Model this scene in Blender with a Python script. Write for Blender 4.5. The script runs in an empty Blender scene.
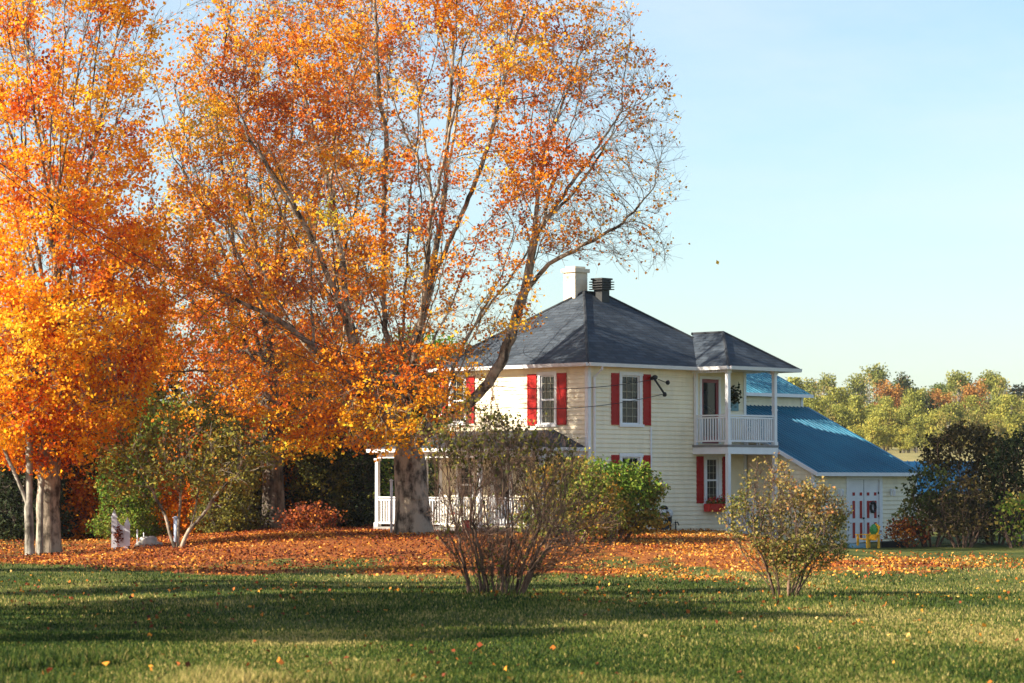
import bpy, math, random
import numpy as np
from mathutils import Vector, Matrix
rng = np.random.default_rng(7); random.seed(7)
sc = bpy.context.scene
COL = sc.collection
F = 2844.4; HOR = 484.0; CZ = 1.6
def X(px, D): return (px-512.0)/F*D           # sideways metres of a sight line at distance D
def Z(py, D): return CZ+(HOR-py)/F*D

# ------------------------------------------------------------------ noise
def _h(ix, iy, iz, s):
    n = (ix*374761393 + iy*668265263 + iz*2147483647 + s*974711) & 0xffffffff
    n = ((n ^ (n >> 13))*1274126177) & 0xffffffff
    n = (n ^ (n >> 16)) & 0xffffffff
    return n/4294967295.0
def vnoise(p, s=0):
    p = np.asarray(p, float); i = np.floor(p).astype(np.int64); f = p-i; f = f*f*(3-2*f)
    r = 0
    for dx in (0, 1):
        for dy in (0, 1):
            for dz in (0, 1):
                w = (f[:,0] if dx else 1-f[:,0])*(f[:,1] if dy else 1-f[:,1])*(f[:,2] if dz else 1-f[:,2])
                r = r+w*_h(i[:,0]+dx, i[:,1]+dy, i[:,2]+dz, s)
    return r
def fnoise(p, s=0):
    p = np.asarray(p, float)
    return (vnoise(p, s)+.5*vnoise(p*2.1, s+1)+.25*vnoise(p*4.3, s+2))/1.75
def sstep(a, b, x):
    t = np.clip((x-a)/(b-a), 0, 1); return t*t*(3-2*t)

# ------------------------------------------------------------------ terrain
def ground(x, y):
    x = np.asarray(x, float); y = np.asarray(y, float)
    left = sstep(-14, -5.5, x+0.18*(y-88)); right = 1-sstep(6.2, 10.5, x)
    m = .46*left*right*sstep(73, 88, y)*(1-sstep(112, 150, y))
    far = 5.6*sstep(100, 340, y)**1.0+4.5*sstep(330, 560, y)+8*sstep(560, 1500, y)
    und = .05*np.sin(x*.23+1.3)*np.sin(y*.17)+.03*np.sin(x*.6+y*.31)
    near = .10*sstep(40, 28, y)*sstep(2, -8, x)
    return -.45+m+far+und*(1-.7*m/.46)+near
def gz(x, y): return float(ground(x, y))

# ------------------------------------------------------------------ materials
def newmat(name):
    m = bpy.data.materials.new(name); m.use_nodes = True
    nt = m.node_tree; b = nt.nodes['Principled BSDF']
    return m, nt, b
def N(nt, t, **k):
    n = nt.nodes.new(t)
    for a, v in k.items(): setattr(n, a, v)
    return n
def ramp(nt, stops, interp='LINEAR'):
    r = N(nt, 'ShaderNodeValToRGB'); e = r.color_ramp.elements; r.color_ramp.interpolation = interp
    while len(e) < len(stops): e.new(.5)
    for k, (p, c) in enumerate(stops):
        e[k].position = p; e[k].color = (*c, 1)
    return r
def objnoise(nt, scale, detail=4, stretch=None, rough=.6):
    tc = N(nt, 'ShaderNodeTexCoord'); src = tc.outputs['Object']
    if stretch:
        mp = N(nt, 'ShaderNodeMapping'); mp.inputs['Scale'].default_value = stretch
        nt.links.new(src, mp.inputs['Vector']); src = mp.outputs['Vector']
    n = N(nt, 'ShaderNodeTexNoise'); n.inputs['Scale'].default_value = scale
    n.inputs['Detail'].default_value = detail; n.inputs['Roughness'].default_value = rough
    nt.links.new(src, n.inputs['Vector']); return n
def simple(name, c, rough=.6, var=.12, scale=3.0, bump=0, stretch=None, metal=0, spec=.5):
    m, nt, b = newmat(name)
    n = objnoise(nt, scale, 5, stretch)
    lo = tuple(v*(1-var) for v in c); hi = tuple(min(1, v*(1+var)) for v in c)
    r = ramp(nt, [(.3, lo), (.7, hi)])
    nt.links.new(n.outputs['Fac'], r.inputs['Fac']); nt.links.new(r.outputs['Color'], b.inputs['Base Color'])
    b.inputs['Roughness'].default_value = rough; b.inputs['Metallic'].default_value = metal
    b.inputs['Specular IOR Level'].default_value = spec
    if bump:
        bp = N(nt, 'ShaderNodeBump'); bp.inputs['Strength'].default_value = bump; bp.inputs['Distance'].default_value = .02
        nt.links.new(n.outputs['Fac'], bp.inputs['Height']); nt.links.new(bp.outputs['Normal'], b.inputs['Normal'])
    return m
M = {}
M['siding'] = simple('cream_siding', (.86, .77, .56), .6, .09, 1.6, stretch=(1.6, 1.6, .5))
M['chimney'] = simple('chimney_paint', (.72, .63, .48), .7, .10, 4)
M['white'] = simple('white_paint', (.78, .79, .80), .45, .05, 3)
M['soffit'] = simple('soffit_paint', (.74, .62, .38), .6, .05, 2)
M['crimson'] = simple('crimson_paint', (.38, .010, .007), .5, .10, 2, spec=.2)
M['doorred'] = simple('door_red', (.22, .012, .02), .4, .1, 2)
M['muntin'] = simple('muntin_paint', (.50, .46, .33), .5, .05, 3)
M['black'] = simple('black_metal', (.007, .008, .010), .55, .2, 5)
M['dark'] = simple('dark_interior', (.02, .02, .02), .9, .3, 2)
M['curtain'] = simple('curtain_cloth', (.30, .27, .20), .9, .25, 5, stretch=(1, 1, .1))
M['deck'] = simple('deck_boards', (.22, .21, .20), .8, .2, 4)
M['concrete'] = simple('concrete', (.22, .21, .19), .85, .25, 3, bump=.4)
M['stone'] = simple('pale_stone', (.45, .43, .38), .85, .25, 6, bump=.6)
M['yellow'] = simple('yellow_plastic', (.85, .42, .01), .4, .05, 3)
M['green_p'] = simple('green_cushion', (.03, .22, .06), .6, .2, 8)
M['teal'] = simple('teal_board', (.10, .25, .30), .5, .1, 3)
M['redp'] = simple('red_plastic', (.55, .015, .01), .35, .05, 3)
M['hose'] = simple('dark_hose', (.04, .05, .05), .5, .1, 6)
M['bag'] = simple('pale_bag', (.65, .65, .62), .6, .15, 6, bump=.4)
M['shedblue'] = simple('shed_blue_sheet', (.005, .045, .11), .6, .25, 1.0, spec=.2)
M['wood'] = simple('weathered_pole', (.13, .10, .075), .8, .3, 5, bump=.4, stretch=(1, 1, .1))
M['wicker'] = simple('wicker', (.45, .36, .22), .7, .3, 30)
M['iron'] = simple('stake_paint', (.66, .68, .72), .5, .1, 5)
M['bluepost'] = simple('pale_blue_post', (.45, .55, .70), .5, .1, 4)
M['screenw'] = simple('screen_white_paint', (.66, .68, .74), .5, .08, 4)
def bark(name, c1, c2, sc_=5.0):
    m, nt, b = newmat(name)
    n = objnoise(nt, sc_, 7, (1, 1, .28), .65); n2 = objnoise(nt, sc_*.45, 4)
    mx = N(nt, 'ShaderNodeMath', operation='ADD'); nt.links.new(n.outputs['Fac'], mx.inputs[0]); nt.links.new(n2.outputs['Fac'], mx.inputs[1])
    h = N(nt, 'ShaderNodeMath', operation='MULTIPLY'); h.inputs[1].default_value = .5; nt.links.new(mx.outputs[0], h.inputs[0])
    r = ramp(nt, [(.42, c1), (.49, tuple((a+b_)/2 for a, b_ in zip(c1, c2))), (.56, c2)])
    nt.links.new(h.outputs[0], r.inputs['Fac']); nt.links.new(r.outputs['Color'], b.inputs['Base Color'])
    b.inputs['Roughness'].default_value = .9; b.inputs['Specular IOR Level'].default_value = .2
    bp = N(nt, 'ShaderNodeBump'); bp.inputs['Strength'].default_value = .9; bp.inputs['Distance'].default_value = .05
    nt.links.new(n.outputs['Fac'], bp.inputs['Height']); nt.links.new(bp.outputs['Normal'], b.inputs['Normal'])
    return m
M['maplebark'] = bark('maple_bark', (.045, .034, .024), (.38, .31, .23))
M['greybark'] = bark('grey_bark', (.06, .052, .04), (.36, .33, .27), 4)
M['darkbark'] = bark('dark_bark', (.035, .028, .022), (.17, .14, .11))
M['shrubbark'] = bark('shrub_bark', (.05, .030, .022), (.24, .145, .10), 8)
def leafmat(name, stops, trans=.35):
    m, nt, b = newmat(name)
    at = N(nt, 'ShaderNodeAttribute', attribute_name='tint')
    r = ramp(nt, stops); nt.links.new(at.outputs['Fac'], r.inputs['Fac'])
    nt.links.new(r.outputs['Color'], b.inputs['Base Color'])
    b.inputs['Roughness'].default_value = .7; b.inputs['Specular IOR Level'].default_value = .12
    tr = N(nt, 'ShaderNodeBsdfTranslucent'); nt.links.new(r.outputs['Color'], tr.inputs['Color'])
    mx = N(nt, 'ShaderNodeMixShader'); mx.inputs['Fac'].default_value = trans
    nt.links.new(b.outputs[0], mx.inputs[1]); nt.links.new(tr.outputs[0], mx.inputs[2])
    nt.links.new(mx.outputs[0], nt.nodes['Material Output'].inputs['Surface'])
    return m
ORANGE = [(0, (.46, .09, .010)), (.16, (.70, .17, .010)), (.36, (.84, .29, .012)), (.62, (.90, .42, .016)), (.88, (.90, .57, .03)), (1, (.45, .44, .05))]
M['lf_orange'] = leafmat('maple_leaves', ORANGE, .42)
M['lf_hot'] = leafmat('maple_leaves_bright', [(0, (.30, .035, .006)), (.18, (.74, .12, .007)), (.36, (.92, .30, .010)), (.64, (.95, .46, .014)), (1, (.94, .62, .04))], .42)
M['lf_litter'] = leafmat('fallen_leaves', [(0, (.07, .022, .013)), (.3, (.24, .05, .018)), (.55, (.50, .17, .022)), (.8, (.70, .33, .04)), (1, (.55, .38, .14))], .15)
M['lf_olive'] = leafmat('olive_leaves', [(0, (.035, .045, .012)), (.4, (.13, .13, .025)), (.7, (.26, .22, .035)), (.9, (.42, .24, .03)), (1, (.45, .13, .02))], .3)
M['lf_dark'] = leafmat('dark_green_leaves', [(0, (.012, .02, .008)), (.6, (.035, .05, .016)), (.9, (.09, .09, .02)), (1, (.20, .08, .02))], .2)
M['lf_green'] = leafmat('green_shrub_leaves', [(0, (.03, .06, .01)), (.35, (.10, .19, .02)), (.6, (.20, .26, .03)), (.8, (.36, .28, .07)), (1, (.55, .28, .03))], .35)
M['lf_beige'] = leafmat('dry_shrub_leaves', [(0, (.05, .06, .015)), (.3, (.13, .15, .03)), (.6, (.28, .22, .06)), (.88, (.44, .30, .10)), (1, (.45, .18, .06))], .3)
M['lf_brown'] = leafmat('brown_leaves', [(0, (.025, .024, .010)), (.5, (.085, .065, .022)), (.8, (.17, .11, .03)), (1, (.16, .14, .03))], .2)
M['lf_yg'] = leafmat('yellow_green_leaves', [(0, (.10, .12, .025)), (.5, (.27, .27, .055)), (.8, (.42, .38, .07)), (1, (.50, .34, .06))], .3)
M['lf_fargreen'] = leafmat('far_green_leaves', [(0, (.05, .08, .02)), (.5, (.13, .165, .035)), (1, (.30, .28, .06))], .3)
M['lf_rust'] = leafmat('rust_leaves', [(0, (.16, .07, .025)), (.6, (.36, .16, .04)), (1, (.48, .27, .06))], .3)
M['grass'] = leafmat('grass_blades', [(0, (.014, .032, .007)), (.35, (.048, .088, .013)), (.68, (.145, .165, .028)), (1, (.44, .34, .12))], .35)

# roof shingles
m, nt, b = newmat('slate_shingles'); M['shingle'] = m
n = objnoise(nt, 1.6, 5); tc = N(nt, 'ShaderNodeTexCoord')
br = N(nt, 'ShaderNodeTexBrick'); br.inputs['Scale'].default_value = 1
br.inputs['Brick Width'].default_value = .45; br.inputs['Row Height'].default_value = .17; br.inputs['Mortar Size'].default_value = .012
br.inputs['Color1'].default_value = (.028, .039, .054, 1); br.inputs['Color2'].default_value = (.056, .072, .092, 1); br.inputs['Mortar'].default_value = (.03, .034, .04, 1)
uv = N(nt, 'ShaderNodeUVMap'); uv.uv_map = 'UVMap'
nt.links.new(uv.outputs[0], br.inputs['Vector'])
mx = N(nt, 'ShaderNodeMix', data_type='RGBA', blend_type='MULTIPLY'); mx.inputs['Factor'].default_value = .8
r = ramp(nt, [(.3, (.7, .7, .7)), (.7, (1.25, 1.25, 1.25))]); nt.links.new(n.outputs['Fac'], r.inputs['Fac'])
nt.links.new(br.outputs['Color'], mx.inputs['A']); nt.links.new(r.outputs['Color'], mx.inputs['B'])
nt.links.new(mx.outputs['Result'], b.inputs['Base Color']); b.inputs['Roughness'].default_value = .75; b.inputs['Specular IOR Level'].default_value = .3
bp = N(nt, 'ShaderNodeBump'); bp.inputs['Strength'].default_value = .6; bp.inputs['Distance'].default_value = .02
nt.links.new(br.outputs['Fac'], bp.inputs['Height']); bp.invert = True
nt.links.new(bp.outputs['Normal'], b.inputs['Normal'])
# blue metal
m, nt, b = newmat('blue_roof_metal'); M['bluemetal'] = m
n = objnoise(nt, .9, 5, (1, .35, 1)); r = ramp(nt, [(.3, (.009, .115, .195)), (.7, (.022, .20, .30))])
nt.links.new(n.outputs['Fac'], r.inputs['Fac']); nt.links.new(r.outputs['Color'], b.inputs['Base Color'])
b.inputs['Roughness'].default_value = .45; b.inputs['Metallic'].default_value = 0
# glass
m, nt, b = newmat('window_glass'); M['glass'] = m
b.inputs['Base Color'].default_value = (.02, .025, .03, 1); b.inputs['Roughness'].default_value = .04
tr = N(nt, 'ShaderNodeBsdfTransparent'); mx = N(nt, 'ShaderNodeMixShader'); mx.inputs['Fac'].default_value = .55
nt.links.new(b.outputs[0], mx.inputs[1]); nt.links.new(tr.outputs[0], mx.inputs[2]); nt.links.new(mx.outputs[0], nt.nodes['Material Output'].inputs['Surface'])

# terrain material
m, nt, b = newmat('lawn_and_leaf_litter'); M['terrain'] = m
at = N(nt, 'ShaderNodeAttribute', attribute_name='litter'); at2 = N(nt, 'ShaderNodeAttribute', attribute_name='field')
n1 = objnoise(nt, .35, 6); n2 = objnoise(nt, 9.0, 7, rough=.8); n3 = objnoise(nt, 1.3, 4)
g = ramp(nt, [(.34, (.018, .032, .008)), (.47, (.05, .068, .014)), (.56, (.12, .12, .027)), (.70, (.27, .21, .08))])
ad = N(nt, 'ShaderNodeMath', operation='ADD'); nt.links.new(n1.outputs['Fac'], ad.inputs[0]); nt.links.new(n2.outputs['Fac'], ad.inputs[1])
hf = N(nt, 'ShaderNodeMath', operation='MULTIPLY'); hf.inputs[1].default_value = .5; nt.links.new(ad.outputs[0], hf.inputs[0])
nt.links.new(hf.outputs[0], g.inputs['Fac'])
l = ramp(nt, [(.36, (.05, .02, .012)), (.47, (.18, .05, .018)), (.56, (.42, .145, .024)), (.68, (.60, .30, .06))])
nt.links.new(n2.outputs['Fac'], l.inputs['Fac'])
ms = N(nt, 'ShaderNodeMath', operation='ADD'); nt.links.new(at.outputs['Fac'], ms.inputs[0])
sb = N(nt, 'ShaderNodeMath', operation='MULTIPLY_ADD'); sb.inputs[1].default_value = 1.2; sb.inputs[2].default_value = -.6; nt.links.new(n3.outputs['Fac'], sb.inputs[0])
nt.links.new(sb.outputs[0], ms.inputs[1])
cr = ramp(nt, [(.42, (0, 0, 0)), (.62, (1, 1, 1))]); nt.links.new(ms.outputs[0], cr.inputs['Fac'])
mx = N(nt, 'ShaderNodeMix', data_type='RGBA'); nt.links.new(cr.outputs['Color'], mx.inputs['Factor']); nt.links.new(g.outputs['Color'], mx.inputs['A']); nt.links.new(l.outputs['Color'], mx.inputs['B'])
fr = ramp(nt, [(.35, (.17, .16, .06)), (.6, (.27, .22, .09))]); nt.links.new(n1.outputs['Fac'], fr.inputs['Fac'])
mx2 = N(nt, 'ShaderNodeMix', data_type='RGBA'); nt.links.new(at2.outputs['Fac'], mx2.inputs['Factor']); nt.links.new(mx.outputs['Result'], mx2.inputs['A']); nt.links.new(fr.outputs['Color'], mx2.inputs['B'])
nt.links.new(mx2.outputs['Result'], b.inputs['Base Color']); b.inputs['Roughness'].default_value = .95; b.inputs['Specular IOR Level'].default_value = .1
bp = N(nt, 'ShaderNodeBump'); bp.inputs['Strength'].default_value = .7; bp.inputs['Distance'].default_value = .05
nt.links.new(n2.outputs['Fac'], bp.inputs['Height']); nt.links.new(bp.outputs['Normal'], b.inputs['Normal'])

# ------------------------------------------------------------------ object helpers
def tag(o, label=None, cat=None, group=None, kind=None):
    if label: o['label'] = label
    if cat: o['category'] = cat
    if group: o['group'] = group
    if kind: o['kind'] = kind
    return o
def empty(name, loc=(0, 0, 0), rz=0):
    o = bpy.data.objects.new(name, None); COL.objects.link(o); o.location = loc; o.rotation_euler = (0, 0, rz)
    o.empty_display_size = .2
    return o
def np_mesh(name, V, FA, mat, parent=None, smooth=False, attr=None):
    """V (n,3); FA list of (k, faces array) with k verts per face; attr: dict name->per-face float list"""
    me = bpy.data.meshes.new(name); me.vertices.add(len(V)); me.vertices.foreach_set('co', np.ascontiguousarray(V, dtype=np.float32).ravel())
    loops = np.concatenate([f.ravel() for f in FA]); tot = np.concatenate([np.full(len(f), f.shape[1]) for f in FA])
    st = np.concatenate([[0], np.cumsum(tot)[:-1]])
    me.loops.add(len(loops)); me.loops.foreach_set('vertex_index', loops.astype(np.int32))
    me.polygons.add(len(tot)); me.polygons.foreach_set('loop_start', st.astype(np.int32)); me.polygons.foreach_set('loop_total', tot.astype(np.int32))
    me.update(calc_edges=True)
    if smooth: me.polygons.foreach_set('use_smooth', np.ones(len(tot), bool))
    if attr:
        for k, (dom, v) in attr.items():
            a = me.attributes.new(k, 'FLOAT', dom); a.data.foreach_set('value', np.ascontiguousarray(v, dtype=np.float32))
    me.materials.append(mat)
    o = bpy.data.objects.new(name, me); COL.objects.link(o); o.parent = parent
    return o
class MB:
    def __init__(s): s.v = []; s.f = []; s.uv = {}
    def face(s, pts, uv=None):
        i = len(s.v); s.v += [tuple(p) for p in pts]; s.f.append(tuple(range(i, i+len(pts))))
        if uv: s.uv[len(s.f)-1] = uv
    def box(s, x0, x1, y0, y1, z0, z1, mat=None):
        p = [(x, y, z) for z in (z0, z1) for y in (y0, y1) for x in (x0, x1)]
        if mat: p = [tuple(mat @ Vector(q)) for q in p]
        i = len(s.v); s.v += p
        for q in ((0, 2, 3, 1), (4, 5, 7, 6), (0, 1, 5, 4), (1, 3, 7, 5), (3, 2, 6, 7), (2, 0, 4, 6)): s.f.append(tuple(i+k for k in q))
    def prism(s, poly, d):
        """poly: 3D points, extruded by vector d"""
        n = len(poly); i = len(s.v); d = Vector(d)
        s.v += [tuple(p) for p in poly]+[tuple(Vector(p)+d) for p in poly]
        s.f.append(tuple(i+k for k in range(n))[::-1]); s.f.append(tuple(i+n+k for k in range(n)))
        for k in range(n): s.f.append((i+k, i+(k+1) % n, i+n+(k+1) % n, i+n+k))
    def tube(s, pts, r, k=8, cap=True):
        pts = [Vector(p) for p in pts]; rr = r if isinstance(r, (list, tuple)) else [r]*len(pts); i0 = len(s.v)
        for j, p in enumerate(pts):
            t = (pts[min(j+1, len(pts)-1)]-pts[max(j-1, 0)]).normalized()
            ref = Vector((0, 0, 1)) if abs(t.z) < .9 else Vector((1, 0, 0))
            a = t.cross(ref).normalized(); b_ = t.cross(a)
            for q in range(k):
                an = 2*math.pi*q/k; s.v.append(tuple(p+(a*math.cos(an)+b_*math.sin(an))*rr[j]))
        for j in range(len(pts)-1):
            for q in range(k): s.f.append((i0+j*k+q, i0+j*k+(q+1) % k, i0+(j+1)*k+(q+1) % k, i0+(j+1)*k+q))
        if cap:
            s.f.append(tuple(i0+q for q in range(k))[::-1]); s.f.append(tuple(i0+(len(pts)-1)*k+q for q in range(k)))
    def blob(s, c, r, seed=0, nu=12, nv=8, amp=.2):
        g = random.Random(seed); i0 = len(s.v); ph = [g.uniform(0, 6) for _ in range(6)]
        for a in range(nv+1):
            th = math.pi*a/nv
            for q in range(nu):
                p = 2*math.pi*q/nu; k = 1+amp*(math.sin(2*p+ph[0])*math.sin(2*th+ph[1])+.5*math.sin(3*p+ph[2])*math.sin(th*3+ph[3]))*math.sin(th)
                s.v.append((c[0]+r[0]*k*math.sin(th)*math.cos(p), c[1]+r[1]*k*math.sin(th)*math.sin(p), c[2]+r[2]*k*math.cos(th)))
        for a in range(nv):
            for q in range(nu): s.f.append((i0+a*nu+q, i0+(a+1)*nu+q, i0+(a+1)*nu+(q+1) % nu, i0+a*nu+(q+1) % nu))
    def build(s, name, mat, parent=None, smooth=False, bevel=0):
        me = bpy.data.meshes.new(name); me.from_pydata(s.v, [], s.f); me.materials.append(mat)
        if s.uv:
            ul = me.uv_layers.new(name='UVMap')
            for fi, uvs in s.uv.items():
                for li, q in zip(me.polygons[fi].loop_indices, uvs): ul.data[li].uv = q
        if smooth:
            for p in me.polygons: p.use_smooth = True
        me.update()
        o = bpy.data.objects.new(name, me); COL.objects.link(o); o.parent = parent
        if bevel:
            bv = o.modifiers.new('bevel', 'BEVEL'); bv.width = bevel; bv.segments = 2; bv.limit_method = 'ANGLE'
        return o

# ------------------------------------------------------------------ plants
def norm(v): return v/np.maximum(np.linalg.norm(v, axis=-1, keepdims=True), 1e-9)
def ell(n, c, r, shell=.0, seed=0):
    g = np.random.default_rng(seed); d = norm(g.normal(size=(n, 3))); u = g.random(n)**(1/3.)
    u = shell*(.75+.25*g.random(n))+(1-shell)*u
    return np.array(c)+d*np.array(r)*u[:, None]
def resample(pts, step):
    pts = np.array(pts, float); out = [pts[0]]
    # Catmull-Rom through the points
    P = np.vstack([2*pts[0]-pts[1], pts, 2*pts[-1]-pts[-2]])
    for i in range(1, len(P)-2):
        L = np.linalg.norm(P[i+1]-P[i]); k = max(1, int(round(L/step)))
        for j in range(1, k+1):
            t = j/k
            out.append(.5*((2*P[i])+(-P[i-1]+P[i+1])*t+(2*P[i-1]-5*P[i]+4*P[i+1]-P[i+2])*t*t+(-P[i-1]+3*P[i]-3*P[i+1]+P[i+2])*t**3))
    return np.array(out)
def skeleton(limbs, step, jitter=.03, seed=0):
    """limbs: list of (points, parent limb index or -1); first point of a child is snapped to nearest node of all so far"""
    g = np.random.default_rng(seed); P = []; par = []; forced = {}
    for pts, r in limbs:
        R = resample(pts, step)
        R[1:-1] += g.normal(size=R[1:-1].shape)*jitter
        if not P: start = -1
        else:
            A = np.array(P); start = int(np.argmin(np.linalg.norm(A-R[0], axis=1))) if r != 'root' else -1
        if start < 0: P.append(R[0]); par.append(-1); start = len(P)-1
        last = start
        for q in R[1:]: P.append(q); par.append(last); last = len(P)-1
    return np.array(P), np.array(par)
def colonize(P, par, A, step=.25, infl=3., kill=.45, iters=120, mom=.5, trop=(0, 0, .15), seed=0, jit=.12, maxn=60000):
    g = np.random.default_rng(seed); P = np.array(P, float); par = np.array(par); trop = np.array(trop)
    D = np.zeros_like(P); D[1:] = 0
    ok = par >= 0; D[ok] = norm(P[ok]-P[par[ok]]); nch = np.bincount(par[ok], minlength=len(P)).astype(int)
    nd = np.full(len(A), 1e9); ni = np.zeros(len(A), int)
    def upd(i0, i1):
        nonlocal nd, ni
        for s in range(i0, i1, 400):
            B = P[s:min(s+400, i1)]
            d2 = (A**2).sum(1)[:, None]+(B**2).sum(1)[None]-2*A@B.T
            k = d2.argmin(1); d = np.sqrt(np.maximum(d2[np.arange(len(A)), k], 0)); w = d < nd
            nd[w] = d[w]; ni[w] = s+k[w]
    upd(0, len(P))
    for it in range(iters):
        keep = nd > kill; A = A[keep]; nd = nd[keep]; ni = ni[keep]
        if len(A) == 0 or len(P) > maxn: break
        act = nd < infl
        if not act.any(): break
        S = np.zeros_like(P); np.add.at(S, ni[act], norm(A[act]-P[ni[act]]))
        u = np.unique(ni[act]); u = u[nch[u] < 3]
        if len(u) == 0: break
        v = norm(norm(S[u])+mom*D[u]+trop+g.normal(size=(len(u), 3))*jit)
        newP = P[u]+v*step; i0 = len(P)
        P = np.vstack([P, newP]); D = np.vstack([D, v]); par = np.concatenate([par, u]); nch[u] += 1; nch = np.concatenate([nch, np.zeros(len(u), int)])
        upd(i0, len(P))
    return P, par
def add_twigs(P, par, sel, k, L, spread, up, seed=0, seg=2):
    g = np.random.default_rng(seed); src = np.repeat(np.where(sel)[0], k); n = len(src)
    pd = norm(P[src]-P[np.maximum(par[src], 0)])
    d = norm(pd*.7+g.normal(size=(n, 3))*spread+np.array([0, 0, up])); ln = L*(.5+g.random(n))
    base = src; Ps = [P]; pars = [par]; cnt = len(P)
    cur = P[src]
    for s in range(seg):
        cur = cur+d*(ln/seg)[:, None]; d = norm(d+g.normal(size=(n, 3))*.22+np.array([0, 0, up*.4]))
        Ps.append(cur); pars.append(base); base = np.arange(cnt, cnt+n); cnt += n
    return np.vstack(Ps), np.concatenate(pars)
def radii(P, par, r0, R, maxpow=None):
    n = len(P); order = np.arange(n)
    cnt = np.zeros(n); ch = np.bincount(par[par >= 0], minlength=n); cnt[ch == 0] = 1
    # parents always precede children in index
    for i in range(n-1, -1, -1):
        if par[i] >= 0: cnt[par[i]] += cnt[i]
    roots = par < 0; tips = max(cnt[roots].max(), 2)
    e = math.log(tips)/math.log(R/r0)
    return r0*cnt**(1/e), cnt
def tube_mesh(P, par, r, cnt):
    n = len(P); T = np.zeros_like(P); ok = par >= 0; T[ok] = norm(P[ok]-P[par[ok]]); T[~ok] = (0, 0, 1)
    idx = np.where(ok)[0]; main = np.full(n, -1)
    o = idx[np.argsort(cnt[idx])]; main[par[o]] = o      # thickest child wins
    T2 = T.copy(); hm = main >= 0; T2[hm] = norm(T[hm]+T[main[hm]])
    ismain = main[par[idx]] == idx
    Ts = np.where(ismain[:, None], T2[par[idx]], T[idx]); Te = T2[idx]
    rs = np.where(ismain, r[par[idx]], np.minimum(r[par[idx]], r[idx]*1.25)); re = r[idx]
    # root flare handled by caller through r
    Vs = []; Fs = []; base = 0
    def frame(t):
        ref = np.where(np.abs(t[:, 2:3]) < .98, np.array([[0, 0, 1.]]), np.array([[1., 0, 0]]))
        ref = np.tile(np.array([[.83, .55, .05]]), (len(t), 1)) if True else ref
        a = norm(np.cross(t, ref)); return a, np.cross(t, a)
    for lo, hi, k in ((.12, 9, 12), (.035, .12, 6), (0, .035, 3)):
        s = (re > lo) & (re <= hi) if lo else (re <= hi)
        if not s.any(): continue
        m_ = s.sum(); an = 2*np.pi*np.arange(k)/k; ca = np.cos(an)[None, :, None]; sa = np.sin(an)[None, :, None]
        a, b_ = frame(Ts[s]); r1 = P[par[idx[s]]][:, None]+(a[:, None]*ca+b_[:, None]*sa)*rs[s][:, None, None]
        a, b_ = frame(Te[s]); r2 = P[idx[s]][:, None]+(a[:, None]*ca+b_[:, None]*sa)*re[s][:, None, None]
        V = np.concatenate([r1, r2], 1).reshape(-1, 3); q = np.arange(k)
        f = np.stack([q, (q+1) % k, k+(q+1) % k, k+q], 1)
        Fq = (np.arange(m_)*2*k)[:, None, None]+f[None]+base
        Vs.append(V); Fs.append(Fq.reshape(-1, 4)); base += len(V)
    return np.vstack(Vs), [np.vstack(Fs)]
def leaf_mesh(C, size, tint, seed=0, flat=.0, five=False):
    """folded kite leaves at centres C"""
    g = np.random.default_rng(seed); n = len(C)
    a = norm(g.normal(size=(n, 3))*np.array([1, 1, 1-flat])); nn = norm(g.normal(size=(n, 3))+np.array([0, 0, flat*4])); b_ = norm(np.cross(nn, a)); nn = np.cross(a, b_)
    s = (size*(.65+.7*g.random(n)))[:, None]
    w = .42*s; lift = nn*s*.18*g.normal(size=(n, 1))
    V = np.stack([C-a*s*.5, C+b_*w+lift-a*s*.06, C+a*s*.5, C-b_*w+lift-a*s*.06], 1).reshape(-1, 3)
    Fq = np.arange(4*n).reshape(-1, 4)
    return V, [Fq], {'tint': ('FACE', tint)}
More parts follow.
